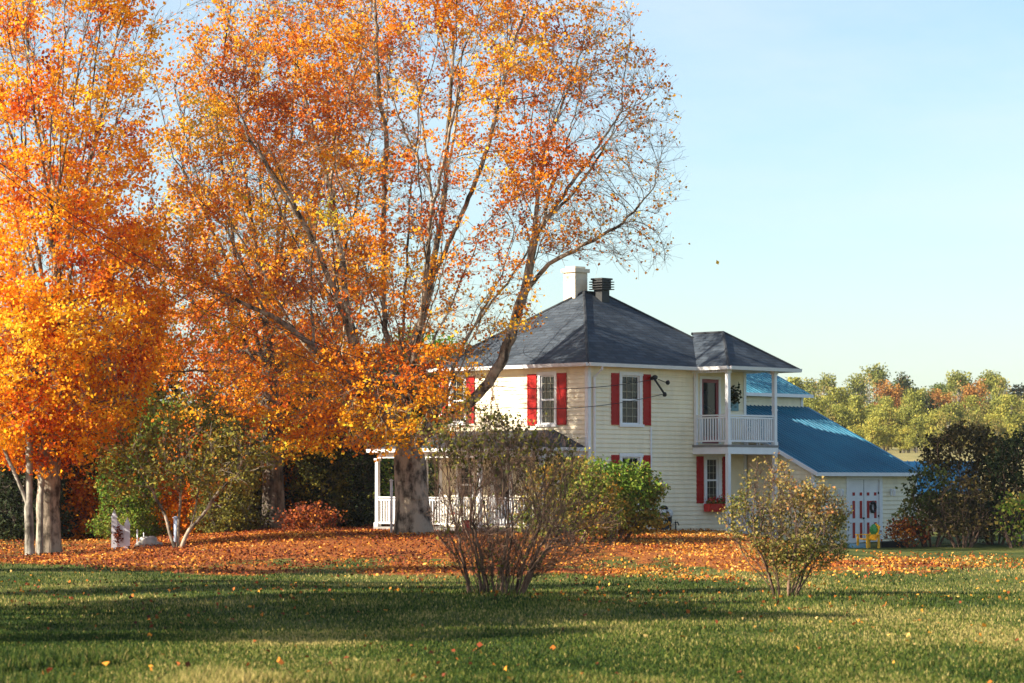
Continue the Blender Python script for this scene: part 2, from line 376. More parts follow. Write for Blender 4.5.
def plant(name, label, cat, loc, limbs, attract, bark_m, leaf_m, R=.3, r0=.007, step=.25, kill=.45, infl=3., iters=120, mom=.5,
          trop=(0, 0, .15), twig=(1, .35, .5, .2), nleaf=3, lsize=.12, lsig=.12, dens=None, tintf=None, seed=1, flare=1.5, group=None, jit=.12, lflat=0., twigr=None, keepr=.03, tk=None, tsel=None):
    P, par = skeleton(limbs, step, .02, seed)
    P, par = colonize(P, par, attract, step, infl, kill, iters, mom, trop, seed, jit)
    # smooth
    ch = np.bincount(par[par >= 0], minlength=len(P))
    for _ in range(2):
        Q = P.copy(); acc = np.zeros_like(P); c = np.zeros(len(P)); ok = par >= 0
        np.add.at(acc, par[ok], P[ok]); np.add.at(c, par[ok], 1)
        w = ok & (c > 0); Q[w] = .5*P[w]+.25*P[par[w]]+.25*acc[w]/c[w][:, None]; P = Q
    r, cnt = radii(P, par, r0, R)
    n0 = len(P); sel = r < keepr
    if tsel: sel &= tsel(P)
    k, L, sp, up = twig
    if k: P, par = add_twigs(P, par, sel, k, L, sp, up, seed)
    r = np.concatenate([r, np.full(len(P)-n0, twigr or r0*.75)]); cnt = np.concatenate([cnt, np.ones(len(P)-n0)])
    z = P[:, 2]; big = r > R*.35
    r = np.where(big, r*(1+(flare-1)*np.exp(-np.maximum(z, 0)/.55)), r)
    if tk: r = np.where(big, r*(1+(tk[1]-1)*(1-sstep(tk[0]*.8, tk[0]*1.6, z))), r)
    root = empty(name, loc); tag(root, label, cat, group)
    V, Fc = tube_mesh(P, par, r, cnt); np_mesh('trunk', V, Fc, bark_m, root, smooth=True)
    src = P[n0:] if k else P[r < keepr]
    g = np.random.default_rng(seed+5)
    C = np.repeat(src, nleaf, 0); C = C+g.normal(size=C.shape)*lsig*np.array([1, 1, .6])
    d = dens(C) if dens else np.ones(len(C))
    C = C[g.random(len(C)) < d]
    t = tintf(C, g) if tintf else g.random(len(C))
    V, Fl, at = leaf_mesh(C, lsize, np.clip(t, 0, 1), seed, lflat); np_mesh('crown', V, Fl, leaf_m, root, attr=at)
    print(name, 'nodes', len(P), 'leaves', len(C))
    return root
def copy_tree(o, loc, rz=0, s=1, label=None):
    c = o.copy(); COL.objects.link(c); c.location = loc; c.rotation_euler = (0, 0, rz); c.scale = (s, s, s)
    if label: c['label'] = label
    for q in o.children:
        d = q.copy(); COL.objects.link(d); d.parent = c
    return c
# ================================================================== WORLD, SUN, CAMERA
SUN_E = math.radians(28.5); SUN_A = math.radians(19)     # from the left, slightly from the camera's side
sdir = Vector((-math.cos(SUN_E)*math.cos(SUN_A), -math.cos(SUN_E)*math.sin(SUN_A), math.sin(SUN_E)))
sun = bpy.data.lights.new('sun', 'SUN'); sun.energy = 5.0; sun.angle = math.radians(.5); sun.color = (1, .90, .74)
so = bpy.data.objects.new('sun', sun); COL.objects.link(so); so.rotation_euler = sdir.to_track_quat('Z', 'Y').to_euler(); so.location = (-40, 0, 40)
w = bpy.data.worlds.new('World'); sc.world = w; w.use_nodes = True; nt = w.node_tree
bg = nt.nodes['Background']; sky = nt.nodes.new('ShaderNodeTexSky'); sky.sky_type = 'NISHITA'; sky.sun_disc = False
sky.sun_elevation = SUN_E; sky.sun_rotation = math.atan2(sdir.x, sdir.y); sky.air_density = 1.0; sky.dust_density = 1.0; sky.ozone_density = 2.5; sky.altitude = 200
mt_ = N(nt, 'ShaderNodeMix', data_type='RGBA', blend_type='MULTIPLY'); mt_.inputs['Factor'].default_value = 1; mt_.inputs['B'].default_value = (.955, .965, .93, 1)
nt.links.new(sky.outputs[0], mt_.inputs['A']); 
wn = N(nt, 'ShaderNodeTexNoise'); wn.inputs['Scale'].default_value = 2.2; wn.inputs['Detail'].default_value = 7; wn.inputs['Roughness'].default_value = .62
wc = N(nt, 'ShaderNodeTexCoord'); wm = N(nt, 'ShaderNodeMapping'); wm.inputs['Scale'].default_value = (1, 1, 3.5); wm.inputs['Rotation'].default_value = (0, .35, 0); nt.links.new(wc.outputs['Generated'], wm.inputs['Vector']); nt.links.new(wm.outputs['Vector'], wn.inputs['Vector'])
wr = ramp(nt, [(.44, (0, 0, 0)), (.72, (.55, .55, .55))]); nt.links.new(wn.outputs['Fac'], wr.inputs['Fac'])
wx = N(nt, 'ShaderNodeMix', data_type='RGBA'); nt.links.new(wr.outputs['Color'], wx.inputs['Factor']); nt.links.new(mt_.outputs['Result'], wx.inputs['A']); wx.inputs['B'].default_value = (4.3, 4.5, 4.7, 1)
nt.links.new(wx.outputs['Result'], bg.inputs['Color']); bg.inputs['Strength'].default_value = .082
cam = bpy.data.cameras.new('camera'); co = bpy.data.objects.new('camera', cam); COL.objects.link(co)
cam.lens = 100; cam.sensor_width = 36; cam.clip_end = 4000; cam.clip_start = .5
co.location = (0, 0, CZ); co.rotation_euler = (math.radians(90)+math.atan((HOR-341.5)/F), 0, 0); sc.camera = co
cam.dof.use_dof = True; cam.dof.focus_distance = 91; cam.dof.aperture_fstop = 3.2
sc.view_settings.view_transform = 'Standard'; sc.view_settings.look = 'None'; sc.view_settings.gamma = 1
sc.view_settings.exposure = 1.46
sc.render.engine = 'CYCLES'
sc.cycles.max_bounces = 6; sc.cycles.transparent_max_bounces = 8

# ================================================================== TERRAIN, LITTER, GRASS
def litter(x, y):
    x = np.asarray(x, float); y = np.asarray(y, float)
    q_ = np.stack([x.ravel()*.45, y.ravel()*.12, 0*x.ravel()], 1); q2_ = np.stack([x.ravel()*1.5, y.ravel()*.4, 0*x.ravel()+3], 1); wob = ((vnoise(q_, 91)-.5)*13+(vnoise(q2_, 92)-.5)*7).reshape(x.shape)
    a = sstep(63, 77, y+wob)*(1-sstep(118, 135, y))*(.52+.48*sstep(-15, -8, x))*(1-sstep(6.5, 9.5, x+.0*y))
    strip = sstep(61, 70, y+wob*.6)*(1-sstep(78, 88, y))*(1-sstep(9, 16, x))*.62
    strip = np.where(x > 3, strip, 0)*sstep(.25, .6, vnoise(q2_, 95).reshape(x.shape))*1.15
    return np.maximum(a, strip)
def grid_axis(segs):
    o = []
    for a, b_, s in segs: o += list(np.arange(a, b_, s))
    return np.array(o+[segs[-1][1]])
xs = grid_axis([(-900, -120, 40), (-120, -30, 4), (-30, 30, .5), (30, 120, 4), (120, 900, 40)])
ys = grid_axis([(-120, 16, 8), (16, 120, .5), (120, 200, 4), (200, 640, 8), (640, 1600, 60)])
XX, YY = np.meshgrid(xs, ys); V = np.stack([XX.ravel(), YY.ravel(), ground(XX, YY).ravel()], 1)
ii = np.arange(len(ys)-1)[:, None]*len(xs)+np.arange(len(xs)-1)[None]; ii = ii.ravel()
Fq = np.stack([ii, ii+1, ii+1+len(xs), ii+len(xs)], 1)
t = np_mesh('ground', V, [Fq], M['terrain'], None, True, {'litter': ('POINT', litter(V[:, 0], V[:, 1])), 'field': ('POINT', sstep(125, 160, V[:, 1]))})
tag(t, 'lawn with leaf-strewn rise around the house and a rising field beyond', kind='structure')

def blades():
    g = np.random.default_rng(11); n = 420000
    u = g.random(n); D = 1/np.sqrt((1/27.**2)*(1-u)+(1/80.**2)*u)
    x = (g.random(n)*2-1)*(.215*D)
    cl = fnoise(np.stack([x*.9, D*.5, x*0], 1), 31); keep = (g.random(n) < .1+1.15*cl) & (litter(x, D)+.35*g.random(n) < .62)
    x, D, cl = x[keep], D[keep], cl[keep]; n = len(x)
    patch = fnoise(np.stack([x*.35, D*.22, x*0], 1), 41)
    tall = sstep(.52, .75, vnoise(np.stack([x*1.3, D*.9, x*0], 1), 5))*sstep(36, 30, D)*(.45+.55*sstep(0, -5, x))
    for sx_, sy_, r_ in ((X(497, 53), 53, .8), (X(783, 51.8), 51.8, .6), (X(612, 84), 84, 1.2)): tall = np.maximum(tall, .8*np.exp(-((x-sx_)**2+(D-sy_)**2)/r_**2)*g.random(n))
    h = (.022+.036*g.random(n))*(1+2.4*tall)*(1+.2*(D > 45)); wdt = .0032+.003*g.random(n)+.00010*D
    an = g.random(n)*2*np.pi; ln = .25+.6*g.random(n)
    dx, dy = np.cos(an), np.sin(an); z = ground(x, D)-.005
    lean = (g.random(n)*.9)*h*ln; la = g.random(n)*2*np.pi
    B1 = np.stack([x-dx*wdt, D-dy*wdt, z], 1); B2 = np.stack([x+dx*wdt, D+dy*wdt, z], 1)
    Mx, My = x+np.cos(la)*lean*.35, D+np.sin(la)*lean*.35
    M1 = np.stack([Mx-dx*wdt*.7, My-dy*wdt*.7, z+h*.6], 1); M2 = np.stack([Mx+dx*wdt*.7, My+dy*wdt*.7, z+h*.6], 1)
    T = np.stack([x+np.cos(la)*lean*1.2, D+np.sin(la)*lean*1.2, z+h], 1)
    V = np.stack([B1, B2, M2, M1, T], 1).reshape(-1, 3); i = np.arange(n)[:, None]*5
    q = np.concatenate([i, i+1, i+2, i+3], 1); tr_ = np.concatenate([i+3, i+2, i+4], 1)
    tint = np.clip(.12+1.5*(patch-.33)+.30*g.normal(size=n)+.26*sstep(-1, 7, x)*sstep(52, 40, D)+.14*sstep(-1, 7, x)+.12*sstep(55, 66, D), 0, 1)  # random patches, plus a yellower tint rightwards that paints in sunlit lawn
    tag(np_mesh('grass', V, [q, tr_], M['grass'], None, False, {'tint': ('FACE', np.concatenate([tint, tint]))}), 'short green and yellowing grass blades of the lawn, with sunlight tinted in towards the right', 'grass', kind='stuff')
blades()
def fallen():
    g = np.random.default_rng(12)
    n = 150000; x = g.uniform(-24, 17, n); D = g.uniform(58, 112, n); k = g.random(n) < litter(x, D)*(.35+.9*vnoise(np.stack([x*.6, D*.4, x*0], 1), 3)); x, D = x[k], D[k]
    n = 16000; x2 = g.uniform(-16, 16, n); D2 = 1/np.sqrt(g.uniform(1/72.**2, 1/28.**2, n)); nn = fnoise(np.stack([x2*.5, D2*.16, x2*0], 1), 9)
    pr = np.clip((nn-.42)*3, .03, 1)*(.12+.88*sstep(40, 64, D2))+.8*np.exp(-((x2-X(497, 53))**2+(D2-53)**2)/1.1)+.7*np.exp(-((x2-X(783, 51.8))**2+(D2-51.8)**2)/.7)*(1-.6*sstep(2, 7, x2)*(D2 < 60)); k = (g.random(n) < pr) & (abs(x2) < .22*D2); x2, D2 = x2[k], D2[k]
    x = np.concatenate([x, x2]); D = np.concatenate([D, D2]); C = np.stack([x, D, ground(x, D)+.02+.05*g.random(len(x))], 1)
    V, Fl, at = leaf_mesh(C, .068, np.clip(-.12+.85*fnoise(C*np.array([.6, .35, 0]), 8)+.24*g.normal(size=len(C))+.26*sstep(-1, 4, C[:, 0]), 0, 1), 3, .35)
    tag(np_mesh('fallen_leaves', V, Fl, M['lf_litter'], None, False, at), 'orange and rust fallen leaves carpeting the rise and dotting the lawn', 'fallen leaves', kind='stuff')
fallen()

# ================================================================== THE HOUSE
R2 = math.radians(45); C0 = (X(588, 93), 93.0, 0.0)
house = empty('farmhouse', C0, R2)
tag(house, 'two-storey cream clapboard farmhouse with dark hipped roof, crimson shutters and a blue-roofed annex', 'house')
def h2w(a, b, z=0):
    c = math.cos(R2); return (C0[0]+c*a-c*b, C0[1]+c*a+c*b, z)
def siding(mb, O, t, n, L, z0, z1, openings=(), board=.15, top=None):
    """lapped boards; top(s) optional callable giving the wall height limit at s"""
    O = Vector(O); t = Vector(t); n = Vector(n); zs = set(); z = z0; rows = []
    while z < z1-1e-6: rows.append((z, min(z+board, z1))); z += board
    for (r0_, r1_) in rows:
        br_ = sorted({r0_, r1_}|{q for o in openings for q in (o[2], o[3]) if r0_ < q < r1_})
        for za, zb in zip(br_[:-1], br_[1:]):
            zm = (za+zb)/2; iv = [(0., L)]
            if top:
                ss = [k*L/60 for k in range(61) if top(k*L/60) >= zb]
                if not ss: continue
                iv = [(min(ss), max(ss))]
            for o in openings:
                if o[2] < zm < o[3]:
                    new = []
                    for p, q in iv:
                        if o[0] > p: new.append((p, min(q, o[0])))
                        if o[1] < q: new.append((max(p, o[1]), q))
                    iv = [(p, q) for p, q in new if q-p > 1e-3]
            fa = .030*(1-(za-r0_)/board); fb = .030*(1-(zb-r0_)/board)-.003
            for p, q in iv:
                A = O+t*p; B = O+t*q; Zv = Vector((0, 0, 1))
                mb.face([A+n*fa+Zv*za, B+n*fa+Zv*za, B+n*fb+Zv*zb, A+n*fb+Zv*zb])
                if abs(za-r0_) < 1e-6: mb.face([A-n*.004+Zv*za, B-n*.004+Zv*za, B+n*fa+Zv*za, A+n*fa+Zv*za])
WB = Matrix(((1, 0, 0, 0), (0, -1, 0, 0), (0, 0, 1, 0), (0, 0, 0, 1)))      # wall facing -b : (s, out, z)
WA = Matrix(((0, -1, 0, 0), (1, 0, 0, 0), (0, 0, 1, 0), (0, 0, 0, 1)))      # wall facing -a
WC = WB.copy(); WC[1][3] = -2.94
def window(wm, s0, s1, z0, z1, shutters=(1, 1), sw=.36, lab=None, cols=3, rows=6, curtain=True, cw=.10, sideglass=False):
    f = MB(); o = .035
    f.box(s0, s0+cw, -.08, o, z0, z1, wm); f.box(s1-cw, s1, -.08, o, z0, z1, wm)
    f.box(s0-.03, s1+.03, -.08, o+.02, z1, z1+.12, wm); f.box(s0-.05, s1+.05, -.08, o+.05, z0-.09, z0, wm)
    a0, a1 = s0+cw, s1-cw; zm = (z0+z1)/2
    f.box(a0, a1, -.06, -.02, zm-.03, zm+.03, wm); f.box(a0, a0+.045, -.07, -.025, z0, z1, wm); f.box(a1-.045, a1, -.07, -.025, z0, z1, wm)
    f.box(a0+.045, a1-.045, -.07, -.025, z0, z0+.05, wm); f.box(a0+.045, a1-.045, -.07, -.025, z1-.05, z1, wm)
    W = f.build('window', M['white'], house)
    if lab: W['label'] = lab
    g_ = MB(); g_.box(a0, a1, -.055, -.05, z0+.01, z1-.01, wm); g_.build('pane', M['glass'], W)
    m_ = MB()
    for k in range(1, cols):
        x = a0+(a1-a0)*k/cols; m_.box(x-.006, x+.006, -.048, -.034, z0+.05, z1-.05, wm)
    for k in range(1, rows):
        if k == rows/2: continue
        z = z0+(z1-z0)*k/rows; m_.box(a0+.045, a1-.045, -.047, -.036, z-.006, z+.006, wm)
    m_.build('muntin', M['muntin'], W)
    if curtain:
        c_ = MB(); n_ = 10
        for sgn in (0, 1):
            q0, q1 = (a0, a0+(a1-a0)*.30) if sgn == 0 else (a1-(a1-a0)*.30, a1)
            for k in range(n_):
                p, q = q0+(q1-q0)*k/n_, q0+(q1-q0)*(k+1)/n_
                c_.face([tuple(wm @ Vector(v)) for v in ((p, -.16-.03*(k % 2), z0), (q, -.16-.03*((k+1) % 2), z0), (q, -.16-.03*((k+1) % 2), z1), (p, -.16-.03*(k % 2), z1))])
        c_.build('curtain', M['curtain'], W)
    for sgn, on in zip((0, 1), shutters):
        if not on: continue
        s_ = MB(); p0, p1 = (s0-.05-sw, s0-.05) if sgn == 0 else (s1+.05, s1+.05+sw); za, zb = z0-.03, z1+.06
        s_.box(p0, p1, .018, .038, za, zb, wm)
        for q0, q1, r0_, r1_ in ((p0, p0+.05, za, zb), (p1-.05, p1, za, zb), (p0+.05, p1-.05, za, za+.08), (p0+.05, p1-.05, zb-.08, zb), (p0+.05, p1-.05, (za+zb)/2-.05, (za+zb)/2+.05)):
            s_.box(q0, q1, .036, .055, r0_, r1_, wm)
        z = za+.1
        while z < zb-.1:
            if abs(z-(za+zb)/2) > .07: s_.box(p0+.05, p1-.05, .036, .047, z, z+.03, wm)
            z += .06
        s_.build('shutter', M['crimson'], W)
    return W
L1, L2, ZW, ZE = 7.9, 7.0, 5.46, 5.52
WR = [(1.50, 2.60, 3.58, 5.20), (1.50, 2.60, .95, 2.50), (5.72, 6.62, .98, 2.48)]       # right face windows
DR = (5.62, 6.50, 2.98, 5.18)                                                   # balcony door
WL = [(1.42, 2.28, 3.58, 5.20), (5.72, 6.55, 3.70, 5.20), (1.3, 2.2, .95, 2.2), (5.3, 6.2, .95, 2.2)]
DL = (3.55, 4.45, .18, 2.2)
mb = MB()
siding(mb, (0, 0, 0), (1, 0, 0), (0, -1, 0), L1, -.05, ZW, WR+[DR])
siding(mb, (0, 0, 0), (0, 1, 0), (-1, 0, 0), L2, -.05, ZW, WL+[DL])
siding(mb, (L1, 0, 0), (0, 1, 0), (1, 0, 0), L2, -.05, ZW)
siding(mb, (0, L2, 0), (1, 0, 0), (0, 1, 0), L1, -.05, ZW)
mb.build('wall', M['siding'], house)
mb = MB(); mb.box(.02, L1-.02, .02, L2-.02, 2.70, 2.9); mb.box(.02, L1-.02, .02, L2-.02, -.05, .12); mb.box(2.9, 3.1, .3, L2-.3, .13, 2.69); mb.box(2.9, 3.1, .3, L2-.3, 2.91, 5.4)
mb.build('interior_floor', M['dark'], house)
mb = MB(); mb.box(-.02, L1+.02, -.02, L2+.02, -.6, -.052)
fo = mb.build('foundation', M['concrete'], house)
mb = MB(); mb.box(4.7, 5.35, -.05, -.021, -.30, -.06); mb.build('basement_window', M['white'], fo)
mb = MB(); mb.box(4.78, 5.27, -.055, -.0505, -.26, -.09); mb.box(5.45, 6.35, -.04, -.021, -.34, -.06); mb.build('vent', M['black'], fo)
for (x0, x1, y0, y1) in ((-.03, .10, -.045, -.017), (-.045, -.017, -.03, .10), (L1-.10, L1+.03, -.045, -.017), (-.045, -.017, L2-.12, L2+.02)):
    mb = MB(); mb.box(x0, x1, y0, y1, -.05, ZW-.003); mb.build('corner_board', M['white'], house)
# frieze band under soffit
mb = MB(); mb.box(.102, 5.2, -.04, -.0175, ZW-.2, ZW-.004); mb.box(-.04, -.0175, .102, L2-.13, ZW-.2, ZW-.004); mb.build('frieze', M['siding'], house)
labs = ['multi-pane upper window right of the front corner, between crimson shutters', 'lower window half hidden behind the green shrub', 'lower window beside the balcony post with a red flower box']
wins = [window(WB, *q, lab=l, curtain=False, sw=(.36 if k < 2 else .34), cw=(.12 if k < 2 else .15)) for k, (q, l) in enumerate(zip(WR, labs))]
window(WA, *WL[0], sw=.42, lab='sunlit upper window on the tree side, between orange-lit shutters')
window(WA, *WL[1], sw=.38, lab='upper window at the far end of the sunlit wall, behind branches')
window(WA, *WL[2], shutters=(0, 0), lab='porch window nearer the front corner'); window(WA, *WL[3], shutters=(0, 0), lab='porch window at the far end')
# flower box
fb = MB(); fb.prism([(5.66, -.06, .66), (5.66, -.30, .66), (5.66, -.34, .93), (5.66, -.06, .93)], (1.0, 0, 0)); FBX = fb.build('flower_box', M['redp'], house)
def leaves_at(name, C, s, mat, parent, tint, seed=1): V, Fl, at = leaf_mesh(np.array(C), s, tint, seed); return np_mesh(name, V, Fl, mat, parent, attr=at)
g0 = np.random.default_rng(4)
C = np.stack([g0.uniform(5.68, 6.64, 260), g0.uniform(-.34, -.08, 260), .93+abs(g0.normal(0, .09, 260))], 1); leaves_at('flowers', C, .07, M['lf_green'], FBX, g0.random(260))
C = np.stack([g0.uniform(5.68, 6.64, 90), g0.uniform(-.36, -.08, 90), .97+abs(g0.normal(0, .10, 90))], 1); leaves_at('red_blossoms', C, .07, M['redp'], FBX, g0.random(90))
# doors
def door(wm, s0, s1, z0, z1, mat, lab, glassy=True):
    d = MB(); d.box(s0, s1, -.07, -.01, z0, z1, wm) if not glassy else None
    if glassy:
        d.box(s0, s0+.10, -.07, .0, z0, z1, wm); d.box(s1-.10, s1, -.07, .0, z0, z1, wm); d.box(s0+.10, s1-.10, -.07, .0, z1-.12, z1, wm); d.box(s0+.10, s1-.10, -.07, 0, z0, z0+.25, wm)
    D_ = d.build('door', mat, house); D_['label'] = lab
    if glassy:
        q = MB(); q.box(s0+.1, s1-.1, -.05, -.04, z0+.25, z1-.12, wm); q.build('door_glass', M['glass'], D_)
    q = MB(); q.tube([tuple(wm @ Vector((s1-.06, .0, z0+1.0))), tuple(wm @ Vector((s1-.06, .05, z0+1.0))), tuple(wm @ Vector((s1-.14, .05, z0+1.0)))], .012, 6); q.build('handle', M['black'], D_)
    q = MB(); q.box(s0-.10, s0-.002, -.08, .035, z0, z1+.09, wm); q.box(s1+.002, s1+.10, -.08, .035, z0, z1+.09, wm); q.box(s0-.002, s1+.002, -.08, .034, z1+.002, z1+.10, wm); q.build('door_casing', M['white'], D_)
    return D_
door(WB, *DR, M['doorred'], 'dark red glazed door opening on the balcony'); door(WA, *DL, M['white'], 'porch door', True)
# main roof
k_ = .70; hw = (L2+.7)/2; zr = ZE+k_*hw; a0, a1, b0, b1 = -.35, L1+.35, -.35, L2+.35
rA, rB = (a0+hw, b0+hw, zr), (a1-hw, b0+hw, zr)
def rface(mb, pts, edge):     # pts with uv: u along eave, v up the slope
    e = Vector(edge).normalized(); nrm = (Vector(pts[1])-Vector(pts[0])).cross(Vector(pts[2])-Vector(pts[0])).normalized(); s = nrm.cross(e)
    mb.face(pts, [(Vector(p).dot(e), Vector(p).dot(s)) for p in pts])
rf = MB()
rface(rf, [(a0, b0, ZE), (a1, b0, ZE), rB, rA], (1, 0, 0)); rface(rf, [(a1, b0, ZE), (a1, b1, ZE), rB], (0, 1, 0))
rface(rf, [(a1, b1, ZE), (a0, b1, ZE), rA, rB], (1, 0, 0)); rface(rf, [(a0, b1, ZE), (a0, b0, ZE), rA], (0, 1, 0))
wa0, wa1, wb = 5.0, 8.72, -1.78; hh = (wa1-wa0)/2; wz = ZE+k_*hh; am = (wa0+wa1)/2
rface(rf, [(wa0, wb, ZE), (wa1, wb, ZE), (am, wb+hh, wz)], (1, 0, 0))
rface(rf, [(wa0, b0, ZE), (wa0, wb, ZE), (am, wb+hh, wz), (am, b0+hh, wz)], (0, 1, 0))
rface(rf, [(wa1, wb, ZE), (wa1, b0, ZE), (am, b0+hh, wz), (am, wb+hh, wz)], (0, 1, 0))
RF = rf.build('roof', M['shingle'], house)
# hip caps
cp = MB()
def cap(p, q): cp.tube([Vector(p)+Vector((0, 0, .0)), Vector(q)+Vector((0, 0, .0))], .055, 6)
cap((a0, b0, ZE), rA); cap((a0, b1, ZE), rA); cap((a1, b0, ZE), rB); cap(rA, rB); cap((wa0, wb, ZE), (am, wb+hh, wz)); cap((wa1, wb, ZE), (am, wb+hh, wz)); cap((am, wb+hh, wz), (am, b0+hh, wz))
cp.build('hip_cap', M['shingle'], RF)
sf = MB(); sf.box(a0+.03, a1-.03, b0+.03, b1-.03, ZE-.055, ZE-.04); sf.box(wa0+.03, wa1-.03, wb+.03, b0+.028, ZE-.055, ZE-.04); sf.build('soffit', M['soffit'], house)
def gutter(mb, p, q, out):
    p = Vector(p); q = Vector(q); o = Vector(out)
    for k in range(1):
        mb.prism([p-Vector((0, 0, .07)), p+o*.09-Vector((0, 0, .07)), p+o*.12+Vector((0, 0, .045)), p+Vector((0, 0, .045))], q-p)
gt = MB(); gutter(gt, (a0, b0, ZE-.01), (wa0, b0, ZE-.01), (0, -1, 0)); gutter(gt, (a0, b1, ZE-.01), (a0, b0, ZE-.01), (-1, 0, 0))
gutter(gt, (wa0, b0-.1, ZE-.01), (wa0, wb, ZE-.01), (-1, 0, 0)); gutter(gt, (wa0, wb, ZE-.01), (wa1, wb, ZE-.01), (0, -1, 0)); gutter(gt, (wa1, wb, ZE-.01), (wa1, b0, ZE-.01), (1, 0, 0)); gutter(gt, (a1, b0, ZE-.01), (a1, b1, ZE-.01), (1, 0, 0))
gt.build('gutter', M['white'], house)
dp = MB(); dp.tube([(.25, -.40, ZE-.08), (.25, -.40, ZE-.16), (.22, -.08, ZE-.42), (.22, -.08, .2)], .045, 8); dp.build('downspout', M['white'], house)
dp = MB(); dp.box(2.98, 3.05, -.06, -.018, -.05, 3.5); dp.build('conduit', M['white'], house)
# chimney and turbine vent
ch = MB(); cx, cy = 3.18, 3.62; ZC = 9.05
zz = 7.0; row = 0
while zz < ZC-.16:
    ch.box(cx, cx+.62, cy, cy+.56, zz, zz+.12); ch.box(cx+.008, cx+.612, cy+.008, cy+.552, zz+.12, zz+.135); zz += .135; row += 1
CH = ch.build('chimney', M['chimney'], RF)
q = MB(); q.box(cx-.06, cx+.68, cy-.06, cy+.62, ZC-.15, ZC-.02); q.box(cx+.05, cx+.57, cy+.05, cy+.51, ZC-.02, ZC+.06); q.build('chimney_cap', M['chimney'], CH)
vt = MB(); vx, vy = 4.05, 3.18; 
vt.box(vx-.19, vx+.19, vy-.19, vy+.19, 7.6, 8.30)
for k in range(4): 
    z = 8.30+.085*k; vt.box(vx-.31, vx+.31, vy-.31, vy+.31, z, z+.03); vt.box(vx-.23, vx+.23, vy-.23, vy+.23, z+.03, z+.085)
vt.box(vx-.27, vx+.27, vy-.27, vy+.27, 8.64, 8.70); vt.build('roof_vent', M['black'], RF)
# service bracket with insulators
sv = MB(); sv.tube([(3.0, -.02, 5.12), (3.0, -.22, 5.16)], .05, 6); sv.tube([(3.0, -.2, 5.12), (3.42, -.28, 4.62)], .035, 6); sv.tube([(3.2, -.2, 5.1), (3.62, -.24, 4.98)], .012, 6)
sv.blob((3.02, -.22, 5.16), (.12, .08, .08), 1); sv.blob((3.44, -.28, 4.6), (.08, .07, .08), 2); sv.blob((3.64, -.24, 5.0), (.08, .06, .08), 3); sv.build('service_bracket', M['black'], house)
# hanging flower ornament by the balcony
C = np.array([7.2, -.14, 4.62])+g0.normal(size=(170, 3))*np.array([.13, .05, .18]); leaves_at('wall_wreath', C, .10, M['lf_dark'], house, g0.random(170))
q = MB(); q.box(7.12, 7.5, -.06, -.02, 4.12, 4.42); q.build('wall_plaque', M['teal'], house)
# balcony
bz = 2.92; ba0, ba1, bb = 5.2, 7.68, -1.55
bm = MB(); bm.box(ba0-.08, ba1+.10, bb-.06, -.019, bz-.08, bz); bm.build('balcony_deck', M['deck'], house)
bm = MB(); bm.box(ba0-.06, ba0, bb+.001, -.02, bz-.31, bz-.081); bm.box(ba0-.06, ba1+.08, bb-.05, bb, bz-.31, bz-.081); bm.box(ba1+.02, ba1+.08, bb+.001, -.02, bz-.31, bz-.081); BF = bm.build('balcony_fascia', M['white'], house)
bm = MB(); bm.box(ba0+.001, ba1+.019, bb+.001, -.02, bz-.13, bz-.085); bm.build('balcony_ceiling', M['soffit'], BF)
for (px_, py_) in ((ba0+.02, bb+.02), (ba1-.02, bb+.02)):
    p = MB(); s = .065; p.box(px_-s, px_+s, py_-s, py_+s, -.55, bz-.311); p.box(px_-s, px_+s, py_-s, py_+s, bz+.001, ZE-.056)
    p.box(px_-s-.03, px_+s+.03, py_-s-.03, py_+s+.03, ZE-.18, ZE-.057); p.box(px_-s-.02, px_+s+.02, py_-s-.02, py_+s+.02, bz+.002, bz+.12)
    for z0_ in (4.1,): p.box(px_-s-.012, px_+s+.012, py_-s-.012, py_+s+.012, z0_, z0_+.05)
    PO = p.build('balcony_post', M['white'], house)
p = MB(); px_, py_ = ba0+.02, -.10; p.box(px_-.05, px_+.05, py_-.05, py_+.05, bz+.001, ZE-.056); p.build('balcony_post', M['white'], house)
def railing(par, p, q, z0, z1, sp=.115):
    r_ = MB(); p = Vector((*p, 0)); q = Vector((*q, 0)); d = (q-p); L = d.length; d.normalize(); mt = Matrix.Translation(p) @ Matrix(((d.x, -d.y, 0, 0), (d.y, d.x, 0, 0), (0, 0, 1, 0), (0, 0, 0, 1)))
    r_.box(0, L, -.035, .035, z1-.05, z1, mt); r_.box(0, L, -.02, .02, z1-.13, z1-.08, mt); r_.box(0, L, -.025, .025, z0, z0+.06, mt)
    n = max(2, int(L/sp))
    for k in range(1, n):
        s = L*k/n; r_.box(s-.02, s+.02, -.02, .02, z0+.061, z1-.131, mt)
    return r_.build('railing', M['white'], par)
railing(house, (ba0+.02, -.05), (ba0+.02, bb+.09), bz+.1, bz+1.02); railing(house, (ba0+.09, bb+.02), (ba1-.09, bb+.02), bz+.1, bz+1.02); railing(house, (ba1-.02, bb+.09), (ba1-.02, -.05), bz+.1, bz+1.02)
# scalloped trim under balcony eaves
q = MB()
for k in range(18): q.box(wa0+.06, wa0+.08, wb+.12+.09*k, wb+.18+.09*k, ZE-.17, ZE-.057)
q.build('eave_trim', M['white'], house)
